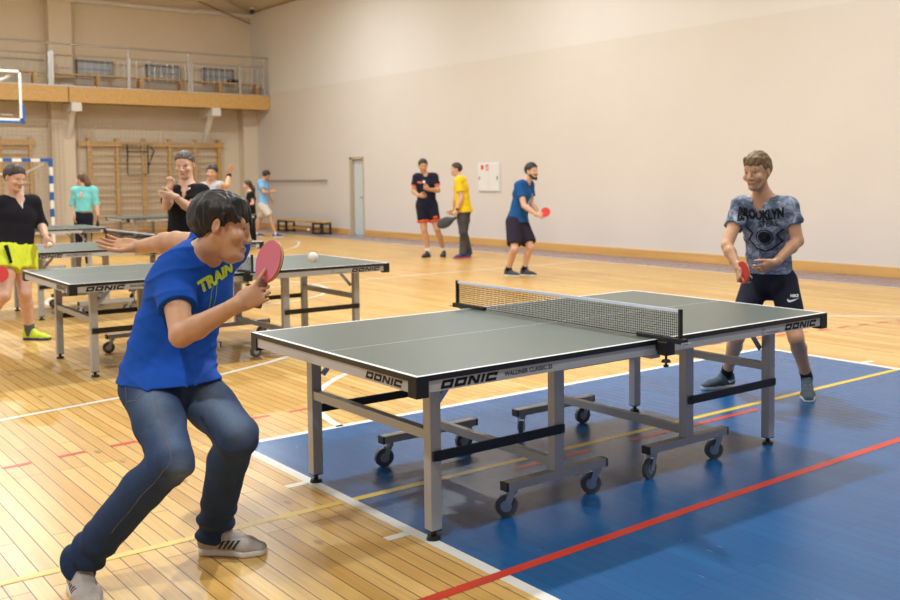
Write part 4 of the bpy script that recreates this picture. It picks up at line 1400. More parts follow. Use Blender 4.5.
m_rubber_red = mat('red_rubber', s(206, 48, 44), 0.5)
m_rubber_pink = mat('pink_red_rubber', s(196, 84, 98), 0.35)
m_rubber_blk = mat('black_rubber', s(26, 26, 28), 0.5)
m_blade = mat('blade_wood', s(196, 152, 92), 0.5)
m_handle = mat('handle_wood', s(120, 74, 48), 0.5, var=0.2, vscale=30)
def paddle(label, blade_c, up, normal, face_front, face_back, S=1.0):
    """blade centre, direction handle->tip, face normal (front face looks along it)"""
    up = nrm(up); n = nrm(V(*normal)-up*(V(*normal)@up)); r = np.cross(up, n)
    root = empty('table_tennis_paddle', tuple(blade_c), label=label, cat='paddle')
    def disc(name, off, th, m, k=1.0, par=None):
        b = bmesh.new()
        N = 40
        ring = []
        for i in range(N):
            a = 2*math.pi*i/N
            x, y = 0.075*k*math.cos(a), 0.078*k*math.sin(a)
            if y < -0.06 and par is None: pass
            ring.append((x, y))
        lo = [b.verts.new(V(0, 0, 0)+S*(r*x+up*y)+n*(off-th/2)*S) for x, y in ring]
        hi = [b.verts.new(V(0, 0, 0)+S*(r*x+up*y)+n*(off+th/2)*S) for x, y in ring]
        b.faces.new(lo[::-1]); b.faces.new(hi)
        for i in range(N):
            b.faces.new((lo[i], lo[(i+1) % N], hi[(i+1) % N], hi[i]))
        bmesh.ops.recalc_face_normals(b, faces=b.faces[:])
        me = bpy.data.meshes.new(name); b.to_mesh(me); b.free()
        return link_mesh(name, me, m, root)
    disc('blade', 0, 0.006, m_blade, 1.0)
    disc('rubber', 0.005, 0.004, face_front, 0.97)
    disc('rubber', -0.005, 0.004, face_back, 0.97)
    rot = Matrix((Vector(r), Vector(up), Vector(n))).transposed()
    h = MB()
    h.box(tuple(up*(-0.118)*S), (0.028*S, 0.105*S, 0.022*S), rot, 0.007*S)
    h.box(tuple(up*(-0.078)*S), (0.034*S, 0.03*S, 0.012*S), rot, 0.004*S)
    h.build('handle', m_handle, root, True)
    return root
def floor_at(u, v):
    d = CF+CR*(u-PPX)/FPX-CU*(v-PPY)/FPX
    return CAM+d*(-CAM[2]/d[2])
def vbasis(u, v):
    """right, up and away directions of the sight line through a pixel"""
    f = nrm(CF+CR*(u-PPX)/FPX-CU*(v-PPY)/FPX)
    r = nrm(CR-f*(CR@f))
    return r, np.cross(r, f), f

def hair_short(m, side=0.004, top=0.014, front=0.060, back=-0.078, fr_len=0.0, seed=1, cell=0.004, rough=0.0015, tilt=0.0):
    def h(HP, R, F, U, S):
        A = (R, F, U)
        # hairline: a plane rising from the nape to the forehead
        pf, pb = HP(0.085, 0, front), HP(-0.095, 0, back)
        e = nrm(pf-pb)
        n = -np.cross(R, e)
        if n @ U > 0: n = -n
        its = [Ell(HP(-0.014, 0, 0.030), A, ((0.075+side)*S, (0.095+side)*S, (0.083+side)*S), 0.01),
               Ell(HP(-0.006, 0, 0.052), A, (0.068*S+side*S, 0.092*S, (0.062+top)*S), 0.02)]
        its += [Cut(pf, n)]
        if fr_len:
            for i in range(9):
                r = -0.052+i*0.013
                its.append(cap(HP(0.070-abs(r)*0.25, r, 0.085), HP(0.092-abs(r)*0.5, r*1.05+tilt, front-fr_len*(0.8+0.4*((i*7) % 3)/2)), 0.013*S, 0.006*S, 0.008))
        its += [Sub(Ell(HP(0.0, 0.085, -0.004), A, (0.02*S, 0.022*S, 0.034*S)), 0.004), Sub(Ell(HP(0.0, -0.085, -0.004), A, (0.02*S, 0.022*S, 0.034*S)), 0.004)]
        nz = lambda X, Y, Z: rough*(np.sin(240*(X*R[0]+Y*R[1]+Z*R[2])+3*np.sin(60*(X*F[0]+Y*F[1]+Z*F[2])))+np.sin(150*(X*R[0]+Y*R[1])+90*Z))
        return [('hair', its, m, cell, nz)]
    return h

m_blk_cloth = cloth_mat('black_cloth', s(24, 24, 28))
m_shoe_sole = mat('shoe_sole_white', s(226, 222, 214), 0.6)
m_sock_blk = cloth_mat('black_sock', s(20, 20, 22))
m_sock_wht = cloth_mat('white_sock', s(232, 230, 226))
m_hair_blk = hair_mat('hair_black', s(34, 28, 26))
m_hair_brn = hair_mat('hair_brown', s(112, 82, 52))
m_hair_dk = hair_mat('hair_dark_brown', s(58, 42, 32))
m_hair_grey = hair_mat('hair_greying', s(82, 70, 60))

# ---------------------------------------------------------------- the near player in the blue shirt
r1, u1, f1 = vbasis(200, 330)
heelL, toeL = floor_at(199, 553), floor_at(268, 554)
heelR = floor_at(76, 587)
toeR = heelR+nrm(r1*0.30-np.cross(V(0, 0, 1), r1)*0.95)*0.30
toeR[2] = 0.0
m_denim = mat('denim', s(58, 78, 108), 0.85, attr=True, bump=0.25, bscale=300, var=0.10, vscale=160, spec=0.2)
def denim_color(v):
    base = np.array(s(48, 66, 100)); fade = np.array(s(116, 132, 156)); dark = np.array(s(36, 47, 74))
    f = np.zeros(len(v))
    for a, b, w, k in (((150, 392, 3.76), (176, 440, 3.52), 0.055, 0.75), ((200, 392, 3.90), (246, 428, 3.74), 0.06, 0.8), ((182, 462, 3.52), (184, 476, 3.55), 0.05, 0.55), ((205, 420, 3.9), (225, 440, 3.85), 0.05, 0.5)):
        A, B = at(*a), at(*b)
        t = np.clip(((v-A)@(B-A))/((B-A)@(B-A)), 0, 1)
        d = np.linalg.norm(v-(A+t[:, None]*(B-A)), axis=1)
        f = np.maximum(f, k*np.exp(-(d/w)**2))
    n = 0.75+0.0*v[:, 0]
    f = np.clip(f*(0.65+0.5*n), 0, 1)[:, None]
    c = base*(1-f)+fade*f
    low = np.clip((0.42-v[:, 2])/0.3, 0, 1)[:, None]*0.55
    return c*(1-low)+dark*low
def stripes(n, a0, a1, z0, z1, lean, base, dark, both=True):
    def mk(SP):
        h = SP(0, 0, 0); f = SP(1, 0, 0)-h; u = SP(0, 0, 1)-h; r = SP(0, 1, 0)-h
        def c(v):
            rel = v-h
            a = rel@f/(f@f); z = rel@u/(u@u); b = rel@r/(r@r)
            q = (a-lean*(z-z0)-a0)/(a1-a0)
            m = (q > 0) & (q < 1) & (z > z0) & (z < z1) & (np.abs(b) > 0.022) & ((q*n) % 1.0 < 0.62)
            return np.where(m[:, None], np.array(dark), np.array(base))
        return c
    return mk
def jean_noise(X, Y, Z):
    base = creases([(r1*0.3+u1*0.9, 0.06, 0.5), (u1*0.8-r1*0.6, 0.075, 0.5)], 0.004, 9)(X, Y, Z)
    for q in 'LR':
        k_, a_ = J1['kn'+q], J1x['an'+q]
        t_, d_ = along(k_, a_, X, Y, Z)
        near = d_ < 0.16
        m_ = np.exp(-((t_-0.98)/0.20)**2)*0.010+np.exp(-((t_-0.02)/0.12)**2)*0.004
        w_ = np.sin(2.5*np.sin(14*X+11*Y)+t_*46+1.5*np.sin(19*Y-9*X))
        base = base+np.where(near, m_*w_, 0)
    return base
m_shoe_p1 = mat('grey_mesh_shoe', s(180, 172, 164), 0.75, attr=True, bump=0.2, bscale=350, var=0.08, vscale=60)
m_blue_shirt = cloth_mat('royal_blue_cotton', s(20, 78, 174))
J1 = dict(hipR=at(148, 386, 3.93), hipL=at(188, 380, 4.05), knR=at(172, 462, 3.60), knL=at(238, 436, 3.84),
          shR=at(174, 277, 3.93), shL=at(229, 247, 4.14), elR=at(181, 336, 3.72), wrR=at(237.5, 304.5, 3.70),
          elL=at(176, 241, 4.36), wrL=at(138, 247, 4.50), bend=-0.045)
J1x = {'anL': shoe_items(heelL, toeL, (0, 0, 1), 1.11)[2], 'anR': shoe_items(heelR, toeR, (0, 0, 1), 1.11)[2]}
Fh = nrm(r1*0.97-f1*0.17-u1*0.14)
p1 = person('person in a blue t-shirt and jeans lunging with a pink paddle, nearest the camera', J1,
    dict(c=at(222, 226.5, 3.93), F=Fh, U=u1*1.0+r1*0.02, S=1.13, cell=0.0032, nose=0.5, jaw=1.2),
    m_skin_tan,
    lambda HP, R, F, U, S: [('hair', [
        Ell(HP(-0.016, 0, 0.048), (R, F, U), (0.088*S, 0.104*S, 0.078*S), 0.01),
        Ell(HP(-0.02, 0, 0.020), (R, F, U), (0.082*S, 0.102*S, 0.080*S), 0.01),
        Cut(HP(0.085, 0, 0.052), nrm(-U+F*0.72)),
        ]+[cap(HP(0.062-abs(-0.06+i*0.012)*0.3, -0.06+i*0.012, 0.088), HP(0.098-abs(-0.06+i*0.012)*0.55, -0.058+i*0.0115+0.004*((i*5) % 3), 0.040-0.010*((i*7) % 3)), 0.015*S, 0.005*S, 0.008) for i in range(11)]
        +[cap(HP(0.03, q*0.078, 0.055), HP(0.044+0.012*j, q*(0.078-0.004*j), 0.024-0.006*((j*2) % 3)), 0.012*S, 0.005*S, 0.008) for q in (1, -1) for j in range(3)]
        +[cap(HP(0.012, q*0.079, 0.03), HP(0.018, q*0.079, -0.004), 0.010*S, 0.006*S, 0.008) for q in (1, -1)]
        +[Sub(Ell(HP(-0.004, q*0.088, -0.010), (R, F, U), (0.02*S, 0.021*S, 0.034*S)), 0.004) for q in (1, -1)], m_hair_blk, 0.0032,
        lambda X, Y, Z: 0.0022*(np.sin(300*(X*R[0]+Y*R[1]+Z*R[2])+4*np.sin(50*(X*F[0]+Y*F[1]+Z*F[2]))+20*Z)+0.8*np.sin(190*(X*R[0]+Y*R[1]+Z*R[2])-70*Z+30*(X*F[0]+Y*F[1]))))],
    dict(mat=m_blue_shirt, sleeveR=0.55, sleeveL=0.5, off=0.018, sleeve_off=0.020, hem=0.0, hempt=at(165, 378, 3.98), hemn=(0, 0, -1), hw=0.178, hd=0.130, hipw=0.135, hipf=0.085, noise=creases([(r1*0.55+u1*0.8, 0.085, 1.0), (-r1*0.35+u1*0.9, 0.075, 0.7), (r1*0.9+u1*0.3-f1*0.3, 0.12, 0.6)], 0.013, 4), cell=0.0055),
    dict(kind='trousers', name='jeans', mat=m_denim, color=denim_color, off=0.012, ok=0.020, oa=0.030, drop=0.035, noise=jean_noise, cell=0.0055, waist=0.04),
    dict(heelL=heelL, toeL=toeL, heelR=heelR, toeR=toeR, S=1.08, mat=m_shoe_p1, sole=m_shoe_sole, color=stripes(4, 0.32, 0.60, 0.030, 0.062, 2.6, s(178, 168, 160), s(44, 42, 50)), sock=m_sock_blk, lace=mat('pink_grey_lace', s(206, 186, 178), 0.8)),
    dict(R=dict(f=r1*0.72+u1*0.38-f1*0.05, s=u1*0.85-r1*0.42+f1*0.05, index_dir=r1*0.50+u1*0.85+f1*0.02, curl=((0.0, 0.12, 0.15), (0.45, 1.65, 0.9), (0.5, 1.65, 0.9), (0.55, 1.6, 0.9)), spread=0.035, thumb=(0.75, 0.25, 0.75), tcurl=0.25),
         L=dict(f=-r1*0.97+u1*0.10+f1*0.1, s=-u1*0.7-f1*0.6, curl=((0.10, 0.12, 0.1), (0.12, 0.15, 0.1), (0.15, 0.18, 0.15), (0.2, 0.2, 0.2)), thumb=(0.8, 0.6, 0.2), spread=0.03)),
    cell=0.006, brow=s(40, 30, 26), S=1.03)
# lettering and print
ch1 = (p1['chest']+p1['Sh'])/2
xd1 = nrm(nrm(p1['ls'])*1.0)
printed('shirt_lettering', 'TRAIN', p1['top'], 0.066, at(225.5, 279, 3.95), xd1, nrm(np.cross(p1['front'], xd1)), mat('lime_print', s(196, 214, 40), 0.6), 0.0038, 0.30)
printed('shirt_drawing', '', p1['top'], 0.08, at(224, 300, 3.93), xd1, nrm(np.cross(p1['front'], xd1)), mat('thin_lime_print', s(120, 150, 60), 0.6), mesh=strokes_mesh([[(-0.08, -0.09), (-0.03, -0.03), (0.0, 0.03), (0.05, 0.07)], [(-0.06, -0.10), (0.0, -0.02), (0.04, 0.05)], [(-0.03, -0.03), (-0.01, -0.06), (0.03, -0.05)]], 0.0035))
# jeans: back pocket and belt loops
m_stitch = mat('denim_stitch', s(40, 50, 72), 0.8)
m_stitch2 = mat('tan_stitch', s(112, 104, 96), 0.8)
seam('side_seam', p1['bottom'], [at(152, 385, 3.7), at(160, 415, 3.55), at(172, 450, 3.42), at(162, 474, 3.42), at(130, 515, 3.5), at(105, 548, 3.55)], 0.0012, m_stitch2)
seam('pocket_seam', p1['bottom'], [at(118, 384, 3.8), at(126, 402, 3.8), at(134, 400, 3.75), at(136, 384, 3.72)], 0.0012, m_stitch2)
seam('side_seam', p1['bottom'], [at(232, 450, 3.78), at(229, 480, 3.86), at(226, 512, 3.95)], 0.0012, m_stitch)
# bracelet line on the rear wrist
def band(name, who, q, k, rad, w, m):
    el, wr = who['J']['el'+q], who['J']['wr'+q]
    d = nrm(wr-el); c = wr-d*k
    o = solid(name, [evaluate([Seg(c-d*w/2, c+d*w/2, (0.3, 0.2, 0.9), rad, rad, rad*0.97, rad*0.97, 0, flat=True, flat0=True)], 0.0025 if rad < 0.05 else 0.004)], m, None)
    o.parent = who['root']; o.matrix_parent_inverse = Matrix.Translation(-Vector(who['root'].location))
    return o
band('wrist_string', p1, 'L', 0.012, 0.0305, 0.006, mat('beige_string', s(186, 150, 116), 0.8))
pr1, pu1, pf1 = vbasis(267, 265)
pup = nrm(pu1*0.96+pr1*0.24)
paddle('pink-faced paddle in the raised hand of the blue t-shirt player', V(*at(261, 293, 3.745))+pup*0.122, pup, -pr1*0.84-pf1*0.54, m_rubber_pink, m_rubber_blk, 1.06)

# ---------------------------------------------------------------- the far-end player in the tie-dyed t-shirt
r2, u2, f2 = vbasis(765, 240)
def tie_dye():
    m = mat('tie_dye_cotton', s(120, 132, 155), 0.9, spec=0.2)
    nt = m.node_tree; L = nt.links.new
    tc = nt.nodes.new('ShaderNodeTexCoord')
    n1 = nt.nodes.new('ShaderNodeTexNoise'); n1.inputs['Scale'].default_value = 11; n1.inputs['Detail'].default_value = 7; n1.inputs['Roughness'].default_value = 0.72; n1.inputs['Distortion'].default_value = 1.2
    L(tc.outputs['Object'], n1.inputs['Vector'])
    cr = nt.nodes.new('ShaderNodeValToRGB')
    e = cr.color_ramp.elements
    e[0].position = 0.34; e[0].color = (*s(58, 66, 86), 1)
    e[1].position = 0.66; e[1].color = (*s(188, 194, 206), 1)
    k = e.new(0.5); k.color = (*s(108, 119, 140), 1)
    L(n1.outputs['Fac'], cr.inputs[0]); L(cr.outputs[0], nt.nodes['Principled BSDF'].inputs['Base Color'])
    return m
m_navy = cloth_mat('dark_navy_cloth', s(26, 28, 44))
m_shoe_p2 = mat('slate_suede', s(66, 84, 96), 0.85, bump=0.1, bscale=300)
hR2, tR2 = floor_at(734, 387), floor_at(701, 390)
hL2, tL2 = floor_at(806, 388), floor_at(809, 404)
J2 = dict(hipR=at(757, 281, 7.14), hipL=at(783, 281, 7.06), knR=at(737, 337, 6.92), knL=at(796, 338, 6.80),
          shR=at(741, 206, 6.97), shL=at(789, 207, 6.86), elR=at(727, 246, 6.80), wrR=at(738, 268, 6.66), elL=at(798, 241, 6.82), wrL=at(775, 263, 6.70), bend=-0.02)
p2 = person('person in a grey tie-dyed t-shirt waiting at the far end of the nearest table', J2,
    dict(c=at(757.5, 172, 6.84), F=-r2*0.50-f2*0.85-u2*0.10, U=u2+r2*0.02, S=1.10, cell=0.0035), m_skin_tan,
    hair_short(m_hair_brn, side=0.005, top=0.022, front=0.055, back=-0.05, fr_len=0.008, cell=0.0035, tilt=-0.004),
    dict(mat=tie_dye(), sleeve=0.52, off=0.012, sleeve_off=0.016, hem=0.0, hempt=at(773, 274, 7.0), hw=0.165, hd=0.122, noise=creases([(r2*0.5+u2*0.8, 0.10, 1.0), (-r2*0.5+u2*0.8, 0.11, 0.8)], 0.009, 6), neck='v', vdrop=0.015, vshift=-0.035, cell=0.006),
    dict(kind='shorts', mat=m_navy, len=0.66, wide=0.094, off=0.006, waist=0.09, cell=0.007, fold=0.004),
    dict(heelL=hL2, toeL=tL2, heelR=hR2, toeR=tR2, S=1.02, mat=m_shoe_p2, sole=m_shoe_sole, sock=m_sock_blk, sockh=0.07),
    dict(R=dict(f=-u2*0.8-f2*0.45+r2*0.1, s=-f2*0.75+u2*0.5+r2*0.3, curl=((0.5, 0.7, 0.4), (1.1, 1.2, 0.6), (1.2, 1.3, 0.7), (1.2, 1.3, 0.7)), thumb=(0.7, 0.5, 0.5)),
         L=dict(f=-r2*0.82-u2*0.42-f2*0.2, s=u2*0.75-f2*0.5-r2*0.3, curl=(0.35, 0.45, 0.55, 0.6), thumb=(0.8, 0.5, 0.2))),
    cell=0.007, bulk=0.96, brow=s(76, 54, 38), S=1.0)
xd2 = p2['ls']; yd2 = nrm(np.cross(p2['front'], xd2))
m_prt = mat('dark_print', s(14, 15, 20), 0.7)
cc = (p2['chest']*0.45+p2['Sh']*0.55)
printed('shirt_lettering', 'BROOKLYN', p2['top'], 0.092, at(760, 218.5, 6.8), xd2, yd2, m_prt, 0.006, 0.3, warp=lambda x, y: (x*0.62, y+0.9*x*x*0.4))
printed('shirt_lettering', 'STERS', p2['top'], 0.05, at(767, 226.5, 6.8), xd2, yd2, m_prt, 0.0008, 0.3)
def ring(cx, cy, r0, r1_, a0=0, a1=360, n=26):
    b = bmesh.new()
    for i in range(n):
        p, q = math.radians(a0+(a1-a0)*i/n), math.radians(a0+(a1-a0)*(i+1)/n)
        b.faces.new([b.verts.new((cx+r*math.cos(t), cy+r*math.sin(t), 0)) for r, t in ((r0, p), (r1_, p), (r1_, q), (r0, q))])
    me = bpy.data.meshes.new('ring'); b.to_mesh(me); b.free(); return me
printed('shirt_emblem', '', p2['top'], 0.1, at(764, 239, 6.85), xd2, yd2, m_prt, mesh=ring(0, 0, 0.004, 0.046))
printed('shirt_emblem', '', p2['top'], 0.1, at(764, 239, 6.85), xd2, yd2, m_prt, mesh=ring(0, 0, 0.053, 0.060))
printed('shirt_drawing', '', p2['top'], 0.1, at(764, 239, 6.85), xd2, yd2, m_prt, mesh=strokes_mesh([[(-0.13, 0.06), (-0.08, 0.03), (-0.11, -0.03), (-0.06, -0.09)], [(0.13, 0.06), (0.08, 0.02), (0.12, -0.04), (0.05, -0.09)], [(-0.06, -0.09), (0.0, -0.11), (0.05, -0.09)]], 0.012))
SW = [[(-0.034, 0.006), (-0.030, -0.010), (-0.012, -0.010), (0.040, 0.014)]]
def swoosh(S=1.0):
    P = [(-0.036, 0.012), (-0.040, -0.002), (-0.030, -0.013), (-0.012, -0.010), (0.042, 0.014), (-0.012, 0.002), (-0.024, 0.001), (-0.031, 0.004)]
    b = bmesh.new(); b.faces.new([b.verts.new((x*S, y*S, 0)) for x, y in P]); me = bpy.data.meshes.new('tick'); b.to_mesh(me); b.free(); return me
m_wprint = mat('white_print', s(226, 228, 232), 0.6)
hem2 = V(*at(793, 300, 6.9))
printed('tick_emblem', '', p2['bottom'], 0.1, hem2, r2, u2, m_wprint, mesh=swoosh(1.0), reach=0.4)
printed('shorts_lettering', 'NIKE', p2['bottom'], 0.026, hem2+u2*0.03+r2*0.01, r2, u2, m_wprint, 0.001, 0.4)
for q in 'RL':
    sp_ = p2['feet'][q][3]
shoeR = [c for c in p2['root'].children if c.name.startswith('shoe')]
rr2 = vbasis(725, 383)
printed('tick_emblem', '', shoeR[1], 0.1, V(*floor_at(726, 386))+V(0, 0, 0.055), -(nrm(tR2-hR2))*-1*1.0 if False else nrm(hR2-tR2), V(0, 0, 1), m_wprint, mesh=swoosh(0.9), reach=0.12)
# thin chain with a pendant
cn = MB()
pts_ = []
for i in range(13):
    a = math.pi*i/12
    pts_.append(tuple(p2['nb']+p2['ls']*(-0.062*math.cos(a))+p2['front']*(0.055+0.03*math.sin(a))+p2['spine']*(0.035-0.085*math.sin(a))))
cn.tube(pts_, 0.0022, 6).sph(pts_[6], 0.008, 10)
wear('neck_chain', cn, m_zinc, p2)
qr, qu, qf = vbasis(743, 272)
paddle('red paddle held low by the tie-dyed t-shirt player at the far end', at(743, 272.5, 6.60), qr*0.45-qf*0.70-qu*0.42, -qr*0.84-qf*0.54, m_rubber_red, m_rubber_blk, 1.0)
# ---------------------------------------------------------------- everyone else in the hall
def stand(u, depth):
    """floor point straight below the pixel column at this depth"""
    k = CF+CR*(u-PPX)/FPX
    v = PPY+(CAM[2]+depth*k[2])/(depth*CU[2])*FPX
    return at(u, v, depth)
def shoe_pose(u, depth, d, L=0.28):
    """heel and toe for a foot whose ankle stands under column u, pointing along d"""
    d = V(*d); d[2] = 0; d = nrm(d)
    a = stand(u, depth); a[2] = 0
    return a-d*L*0.24, a+d*L*0.76
RELAX = (0.25, 0.3, 0.35, 0.4)
FIST = ((0.6, 0.8, 0.5), (1.1, 1.2, 0.6), (1.2, 1.25, 0.7), (1.2, 1.25, 0.7))
def fold_noise(): return None

# left: black long-sleeved top and yellow shorts
r3, u3, f3 = vbasis(18, 250)
D = 9.6
hL, tL = shoe_pose(30, 9.62, r3*0.9-f3*0.5)
hR, tR = shoe_pose(-26, 9.35, r3*0.9-f3*0.4)
m_yel = cloth_mat('neon_yellow_cloth', s(222, 232, 62))
J3 = dict(hipR=at(8, 252, 9.5), hipL=at(22, 252, 9.62), knR=at(4, 296, 9.28), knL=at(25, 294, 9.5), shR=at(0, 204, 9.52), shL=at(33, 203, 9.72),
          elR=at(-13, 232, 9.5), wrR=at(-15, 257, 9.35), elL=at(41, 225, 9.78), wrL=at(46, 238, 9.55))
p3 = person('person in a black top and neon yellow shorts walking in at the left edge', J3,
    dict(c=at(14.5, 178, 9.55), F=r3*0.62-f3*0.75-u3*0.22, U=u3, S=1.05, cell=0.004), m_skin_pale,
    hair_short(m_hair_dk, side=0.009, top=0.016, front=0.058, back=-0.075, cell=0.005),
    dict(name='long_sleeved_top', mat=cloth_mat('black_jersey', s(26, 24, 32)), sleeve=1.12, off=0.014, sleeve_off=0.014, hem=0.0, hempt=at(16, 245, 9.5), hw=0.165, hd=0.12, neck='v', vdrop=0.05, fold=0.004, seed=9, cell=0.008),
    dict(kind='shorts', mat=m_yel, len=0.44, wide=0.118, off=0.022, waist=0.06, cell=0.008, noise=creases([(r3, 0.10, 1.0), (r3*0.7+u3*0.5, 0.08, 0.6)], 0.012, 2)),
    dict(heelL=hL, toeL=tL, heelR=hR, toeR=tR, mat=mat('neon_shoe', s(206, 232, 50), 0.6), sole=mat('dark_blue_sole', s(40, 52, 120), 0.6), sock=cloth_mat('grey_sock', s(96, 98, 104)), sockh=0.06, lace=m_yel),
    dict(R=dict(f=-u3*0.8+r3*0.3-f3*0.4, s=r3*0.7+u3*0.2-f3*0.5, curl=FIST), L=dict(f=-u3*0.85+r3*0.3-f3*0.3, s=r3*0.75-f3*0.4, curl=(0.7, 0.8, 0.9, 0.9))),
    cell=0.009, bulk=1.04, brow=s(70, 50, 36), S=1.0)
band('wrist_watch', p3, 'L', 0.015, 0.034, 0.03, m_black)
kx = p3['J']
st = solid('side_stripe', [evaluate([Seg(at(6, 246, 9.36), at(11, 262, 9.33), r3, 0.02, 0.012, 0.014, 0.012, 0)], 0.005)], m_blk_cloth, None); st.parent = p3['bottom']
for q in (-1, 1):
    lp = solid('shoulder_flash', [evaluate([Seg(p3['J']['shR' if q < 0 else 'shL']*0.75+p3['nb']*0.25+p3['front']*0.055+p3['spine']*0.028, p3['J']['shR' if q < 0 else 'shL']*0.95+p3['nb']*0.05+p3['front']*0.045+p3['spine']*0.034, p3['front'], 0.02, 0.014, 0.02, 0.014, 0)], 0.005)], mat('dark_red_cloth', s(140, 26, 44), 0.8) if q < 0 else bpy.data.materials['dark_red_cloth'], None)
    lp.parent = p3['top']
mk = solid('collar_tab', [evaluate([Seg(p3['nb']+p3['front']*0.125-p3['spine']*0.02, p3['nb']+p3['front']*0.142-p3['spine']*0.075, p3['ls'], 0.006, 0.006, 0.006, 0.006, 0)], 0.004)], m_wprint, None); mk.parent = p3['top']
paddle('red paddle cut by the left edge, carried by the walking neon-shorts person', at(-1, 274, 9.2), -u3*0.75+r3*0.55-f3*0.2, -f3*0.95+r3*0.2, m_rubber_red, m_rubber_blk, 1.08)
bl = MB().sph(tuple(V(*at(49.5, 244.5, 9.42))), 0.02, 16).build('table_tennis_ball', ball_m, None, True)
props(bl, 'white ball held in the hand of the neon-shorts person', 'ball')

# woman in a teal sweater, seen from behind
r4, u4, f4 = vbasis(83, 210)
D4 = 18.2
hL, tL = shoe_pose(79, D4, f4+r4*-0.2, 0.25)
hR, tR = shoe_pose(88, D4, f4+r4*0.25, 0.25)
J4 = dict(hipL=at(79, 217, D4), hipR=at(88, 217, D4), knL=at(79, 242, D4), knR=at(88, 242, D4), shL=at(75.5, 190.5, D4), shR=at(93.5, 190.5, D4),
          elL=at(73, 204.5, D4+0.05), wrL=at(74.5, 216, D4-0.1), elR=at(96.5, 204.5, D4+0.02), wrR=at(98, 216, D4-0.12))
p4 = person('person in a teal sweater and navy trousers standing with her back turned', J4,
    dict(c=at(82.0, 179.5, D4), F=-r4*0.75+f4*0.66, U=u4, S=0.98, cell=0.005), m_skin_pale,
    lambda HP, R, F, U, S: [('hair', [Ell(HP(-0.016, 0, 0.03), (R, F, U), (0.085*S, 0.104*S, 0.094*S), 0.01), Cut(HP(0.07, 0, 0.055), nrm(-U*0.8+F*0.9)),
        cap(HP(-0.10, 0.0, 0.0), HP(-0.13, 0.0, -0.08), 0.045*S, 0.05*S, 0.03), cap(HP(-0.13, 0.0, -0.08), HP(-0.13, 0.01, -0.22), 0.05*S, 0.02*S, 0.03)], hair_mat('hair_chestnut', s(104, 70, 46)), 0.006, None)],
    dict(name='sweater', mat=cloth_mat('teal_knit', s(128, 212, 212), var=0.08), sleeve=1.05, off=0.024, sleeve_off=0.024, hem=0.0, hempt=at(83, 211.5, D4), hw=0.165, hd=0.13, fold=0.007, seed=4, cell=0.01),
    dict(kind='trousers', name='trousers', mat=m_navy, off=0.012, ok=0.012, oa=0.014, cell=0.01, waist=0.08),
    dict(heelL=hL, toeL=tL, heelR=hR, toeR=tR, S=0.95, mat=m_blk_cloth, sole=m_shoe_sole),
    dict(L=dict(f=-u4, s=f4, curl=RELAX, S=0.92), R=dict(f=-u4, s=f4, curl=FIST, S=0.92)),
    cell=0.010, bulk=0.93, woman=True, brow=s(70, 50, 36), S=0.96)
bw = solid('back_bow', [evaluate([cap(p4['nb']-p4['front']*0.098-p4['spine']*0.08, p4['nb']-p4['front']*0.12-p4['spine']*0.14, 0.03, 0.025, 0)], 0.006)], m_skin_pale, None); bw.parent = p4['top']
paddle('small blue-edged paddle hanging from the hand of the teal sweater woman', at(98, 224.5, D4-0.15), -u4, r4*0.95+f4*0.3, mat('blue_rubber', s(48, 84, 150), 0.5), m_rubber_blk, 0.95)

# man in a black polo shirt, arms raised to his chest
r5, u5, f5 = vbasis(185, 200)
D5 = 9.95
hL, tL = shoe_pose(195, D5, -f5+r5*0.2)
hR, tR = shoe_pose(176, D5, -f5-r5*0.25)
J5 = dict(hipR=at(178, 240, D5+0.02), hipL=at(195, 240, D5+0.05), knR=at(177, 284, D5-0.03), knL=at(195, 284, D5), shR=at(172.5, 194, D5), shL=at(201.5, 192, D5-0.06),
          elR=at(166.5, 206, D5-0.22), wrR=at(169.5, 188.5, D5-0.34), elL=at(190, 208.5, D5-0.20), wrL=at(174.5, 196.5, D5-0.40))
p5 = person('person in a black polo shirt with one hand raised to the shoulder', J5,
    dict(c=at(185, 164.5, D5-0.07), F=-r5*0.30-f5*0.92-u5*0.22, U=u5, S=1.12, cell=0.004, jaw=1.15), m_skin_pale,
    hair_short(m_hair_grey, side=0.0075, top=0.010, front=0.076, back=-0.075, cell=0.005),
    dict(name='polo_shirt', mat=cloth_mat('black_pique', s(17, 17, 20)), sleeve=0.62, off=0.018, sleeve_off=0.026, hem=0.0, hempt=at(186, 241, D5), hw=0.18, hd=0.14, fold=0.004, seed=15, cell=0.008, neck='v', vdrop=0.05,
         extra=lambda nb, spine, front, ls, HP: [cap(nb+ls*q*0.055+spine*0.045-front*0.01, nb+ls*q*0.03+front*0.095-spine*0.005, 0.018, 0.014, 0.006) for q in (1, -1)]),
    dict(kind='trousers', name='trousers', mat=cloth_mat('dark_purple_trousers', s(44, 34, 58)), off=0.016, ok=0.02, oa=0.024, cell=0.012, waist=0.06),
    dict(heelL=hL, toeL=tL, heelR=hR, toeR=tR, mat=m_blk_cloth, sole=m_black),
    dict(R=dict(f=u5*0.85-f5*0.2+r5*0.3, s=r5*0.5-f5*0.6, curl=((0.7, 0.9, 0.5), (0.8, 1.0, 0.6), (0.9, 1.0, 0.6), (0.9, 1.0, 0.6))), L=dict(f=-r5*0.9+u5*0.1-f5*0.2, s=u5*0.8-f5*0.3, curl=((0.2, 0.5, 0.3), (0.3, 0.5, 0.3), (0.4, 0.6, 0.3), (0.5, 0.6, 0.3)))),
    cell=0.010, bulk=1.08, brow=s(84, 66, 52), S=1.0)
for i, (z) in enumerate((0.035, 0.075)):
    b_ = MB().sph(tuple(p5['nb']+p5['front']*(0.142+0.012*i)-p5['spine']*(0.03+z)), 0.009, 10).build('button', m_wprint, None, True); b_.parent = p5['top']
